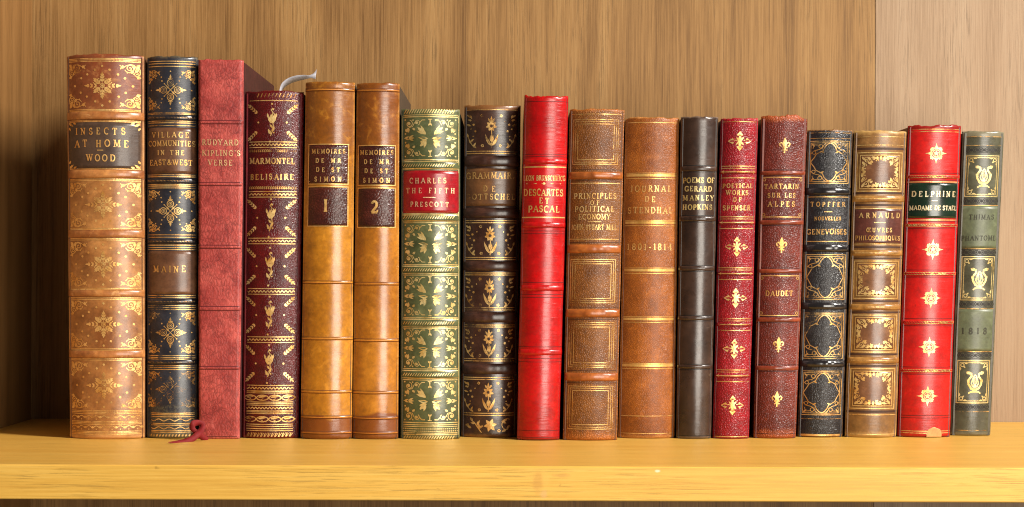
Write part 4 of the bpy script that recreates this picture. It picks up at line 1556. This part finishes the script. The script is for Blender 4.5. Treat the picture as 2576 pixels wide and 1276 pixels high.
B.lay(lines_text([('DELPHINE', 1, 488, 15, 108), (None, 1, 505, 14, 2.0), ('MADAME DE STAEL', 1, 523, 12, 116)], 1.15), 'lettering', gilt('white_gold_leaf', 0.2, (236, 206, 150), (252, 238, 200), 6.0), 0.0003, lab)
B.rules(((457.5, 2.4), (553.5, 2.4)), G0, 2, -.96, .96)
B.rules((325, 331, 1085, 1090), G1, 1.9, -.96, .96)
B.rules((1046, 1052), bl, 1.6, -.97, .97, 'blind_rule', 0.00004)
for y in (386, 628, 750, 873, 996.5):
    B.lay(place(orn_medal(), y, 1), 'gilt_ornament', MAT['gilt_pale'])
B.patch('torn_patch', 1, 41, 1075, 1100, leather('torn_leather', (196, 140, 76), (226, 176, 110), mott=90, rough=0.6), 0.00012, dome=True)

# ---------------- grey-green book with gold lyres
m = leather('slate_green_calf', (58, 56, 42), (94, 92, 70), mott=50, rough=0.30, spec=0.5, rub=(122, 114, 90), rubamt=0.5, height=.195, endrub=.004)
B = Book('book', 'grey-green book with gold lyres at the right end, dated 1818', 2422, 2526, 330, 2391, 2491, 1097, 36, .11, m,
         leather('grey_green_board', (58, 54, 40), (84, 78, 58), rough=0.5))
dk = blind('slate_blind', (36, 32, 26))
sage = leather('sage_label', (78, 84, 58), (108, 114, 84), mott=40, rough=0.42, rub=(128, 130, 98), rubamt=0.4)
lab = B.patch('title_label', -46, 44, 518, 626, sage, 0.0001)
ink = plain('dulled_lettering', (52, 50, 34), 0.5, nscale=260, amt=0.5)
B.lay(lines_text([('THIMAS', 2, 546, 13, 62), ('PHANTOME', -2, 599, 13, 84)], 0.8), 'lettering', ink, 0.00025, lab)
lab = B.patch('date_label', -46, 44, 777, 885, sage, 0.0001)
B.lay(lines_text([('1818', -4, 833, 17, 62)], 1.0), 'lettering', ink, 0.00025, lab)
for y in (377, 505.5, 635, 765, 894, 1024):
    d = Draw().set(0, y)
    for i in range(6):
        x = -38 + i * 15
        d.ring(x, 0, 5, 2.0, 12)
        d.dot(x, 0, 2.4)
        d.leaf(x + 7.5, -5, 10, 3.5, 90)
    d.set(0, 0, 1, -1)
    d.hline(-46, 45, y - 7.5, 1.4)
    d.hline(-46, 45, y + 7.5, 1.4)
    B.lay(d, 'blind_border', dk)
for a, b in ((392, 494), (646, 755), (908, 1014)):
    B.lay(place(orn_lyre(40, (b - a) / 2), (a + b) / 2, -1), 'gilt_frame', GP)
    B.lay(place(orn_lyre_body(), (a + b) / 2, 2), 'gilt_ornament', MAT['gilt_pale'])
B.rules((344, 366, 517, 626, 777, 885, 1036, 1083), G2, 1.7, -.92, .9, lift=0.0002)


# ------------------------------------------------------------------ ribbon markers
def ribbon(book, pts, mat, name='ribbon_marker'):
    """pts: (grid x, grid y, depth, half-width vector (x, y, z) in metres)."""
    n = len(pts)
    rows = []
    steps = 6
    P = [unproj(p[0], p[1], p[2]) for p in pts]
    W = [Vector(p[3]) for p in pts]
    def cr(a, b, c, d_, q):
        return 0.5 * ((2 * b) + (c - a) * q + (2 * a - 5 * b + 4 * c - d_) * q * q + (3 * b - a - 3 * c + d_) * q ** 3)
    for i in range(n - 1):
        for s_ in range(steps + (1 if i == n - 2 else 0)):
            q = s_ / steps
            i0, i3 = max(0, i - 1), min(n - 1, i + 2)
            c = cr(P[i0], P[i], P[i + 1], P[i3], q)
            w = cr(W[i0], W[i], W[i + 1], W[i3], q)
            rows.append([c - w, c, c + w])
    v, f = book.grid(rows)
    o = book.part(name, v, f, mat)
    sm = o.modifiers.new('thickness', 'SOLIDIFY')
    sm.thickness = 0.00008
    return o


rib = plain('red_ribbon', (122, 14, 16), 0.75, nscale=900, amt=0.4)
ym = -0.020
ribbon(KIP, [(524, 1106, -.014, (.0002, .0004, .0012)), (510, 1100, -.017, (0.0008, 0, .0018)), (495, 1089, ym, (.0017, 0, .0010)), (484, 1077, ym, (.0020, 0, -.0003)),
             (487, 1066, ym, (.0010, .0002, -.0017)), (499, 1064, ym + .003, (-.0004, .0002, -.0018)), (509, 1068, ym + .004, (-.0016, 0, -.0009)),
             (507, 1080, ym + .002, (-.0019, 0, .0003)), (498, 1092, ym - .003, (-.0015, 0, .0013)), (483, 1104, ym - .006, (-.0004, .0008, .0019)),
             (456, 1110, -.031, (.0001, .0018, .0009)), (424, 1113, -.042, (0, .0006, .0002))], rib)
grey = plain('grey_ribbon', (196, 196, 206), 0.5, nscale=900, amt=0.25)
yr_ = 0.055
ribbon(TUL, [(706, 240, yr_, (.0002, .003, 0)), (707, 226, yr_, (.0004, .003, -.0004)), (714, 214, yr_, (.0006, .004, -.0009)), (728, 204, yr_, (.0004, .004, -.0013)), (745, 198, yr_, (0, .004, -.0014)),
             (764, 195, yr_, (-.0002, .003, -.0012)), (776, 194, yr_ - .002, (-.0006, .001, -.0010)), (786, 190, yr_ - .003, (-.0010, 0, -.0017)), (795, 187, yr_ - .003, (-.0004, 0, -.0032))], grey)
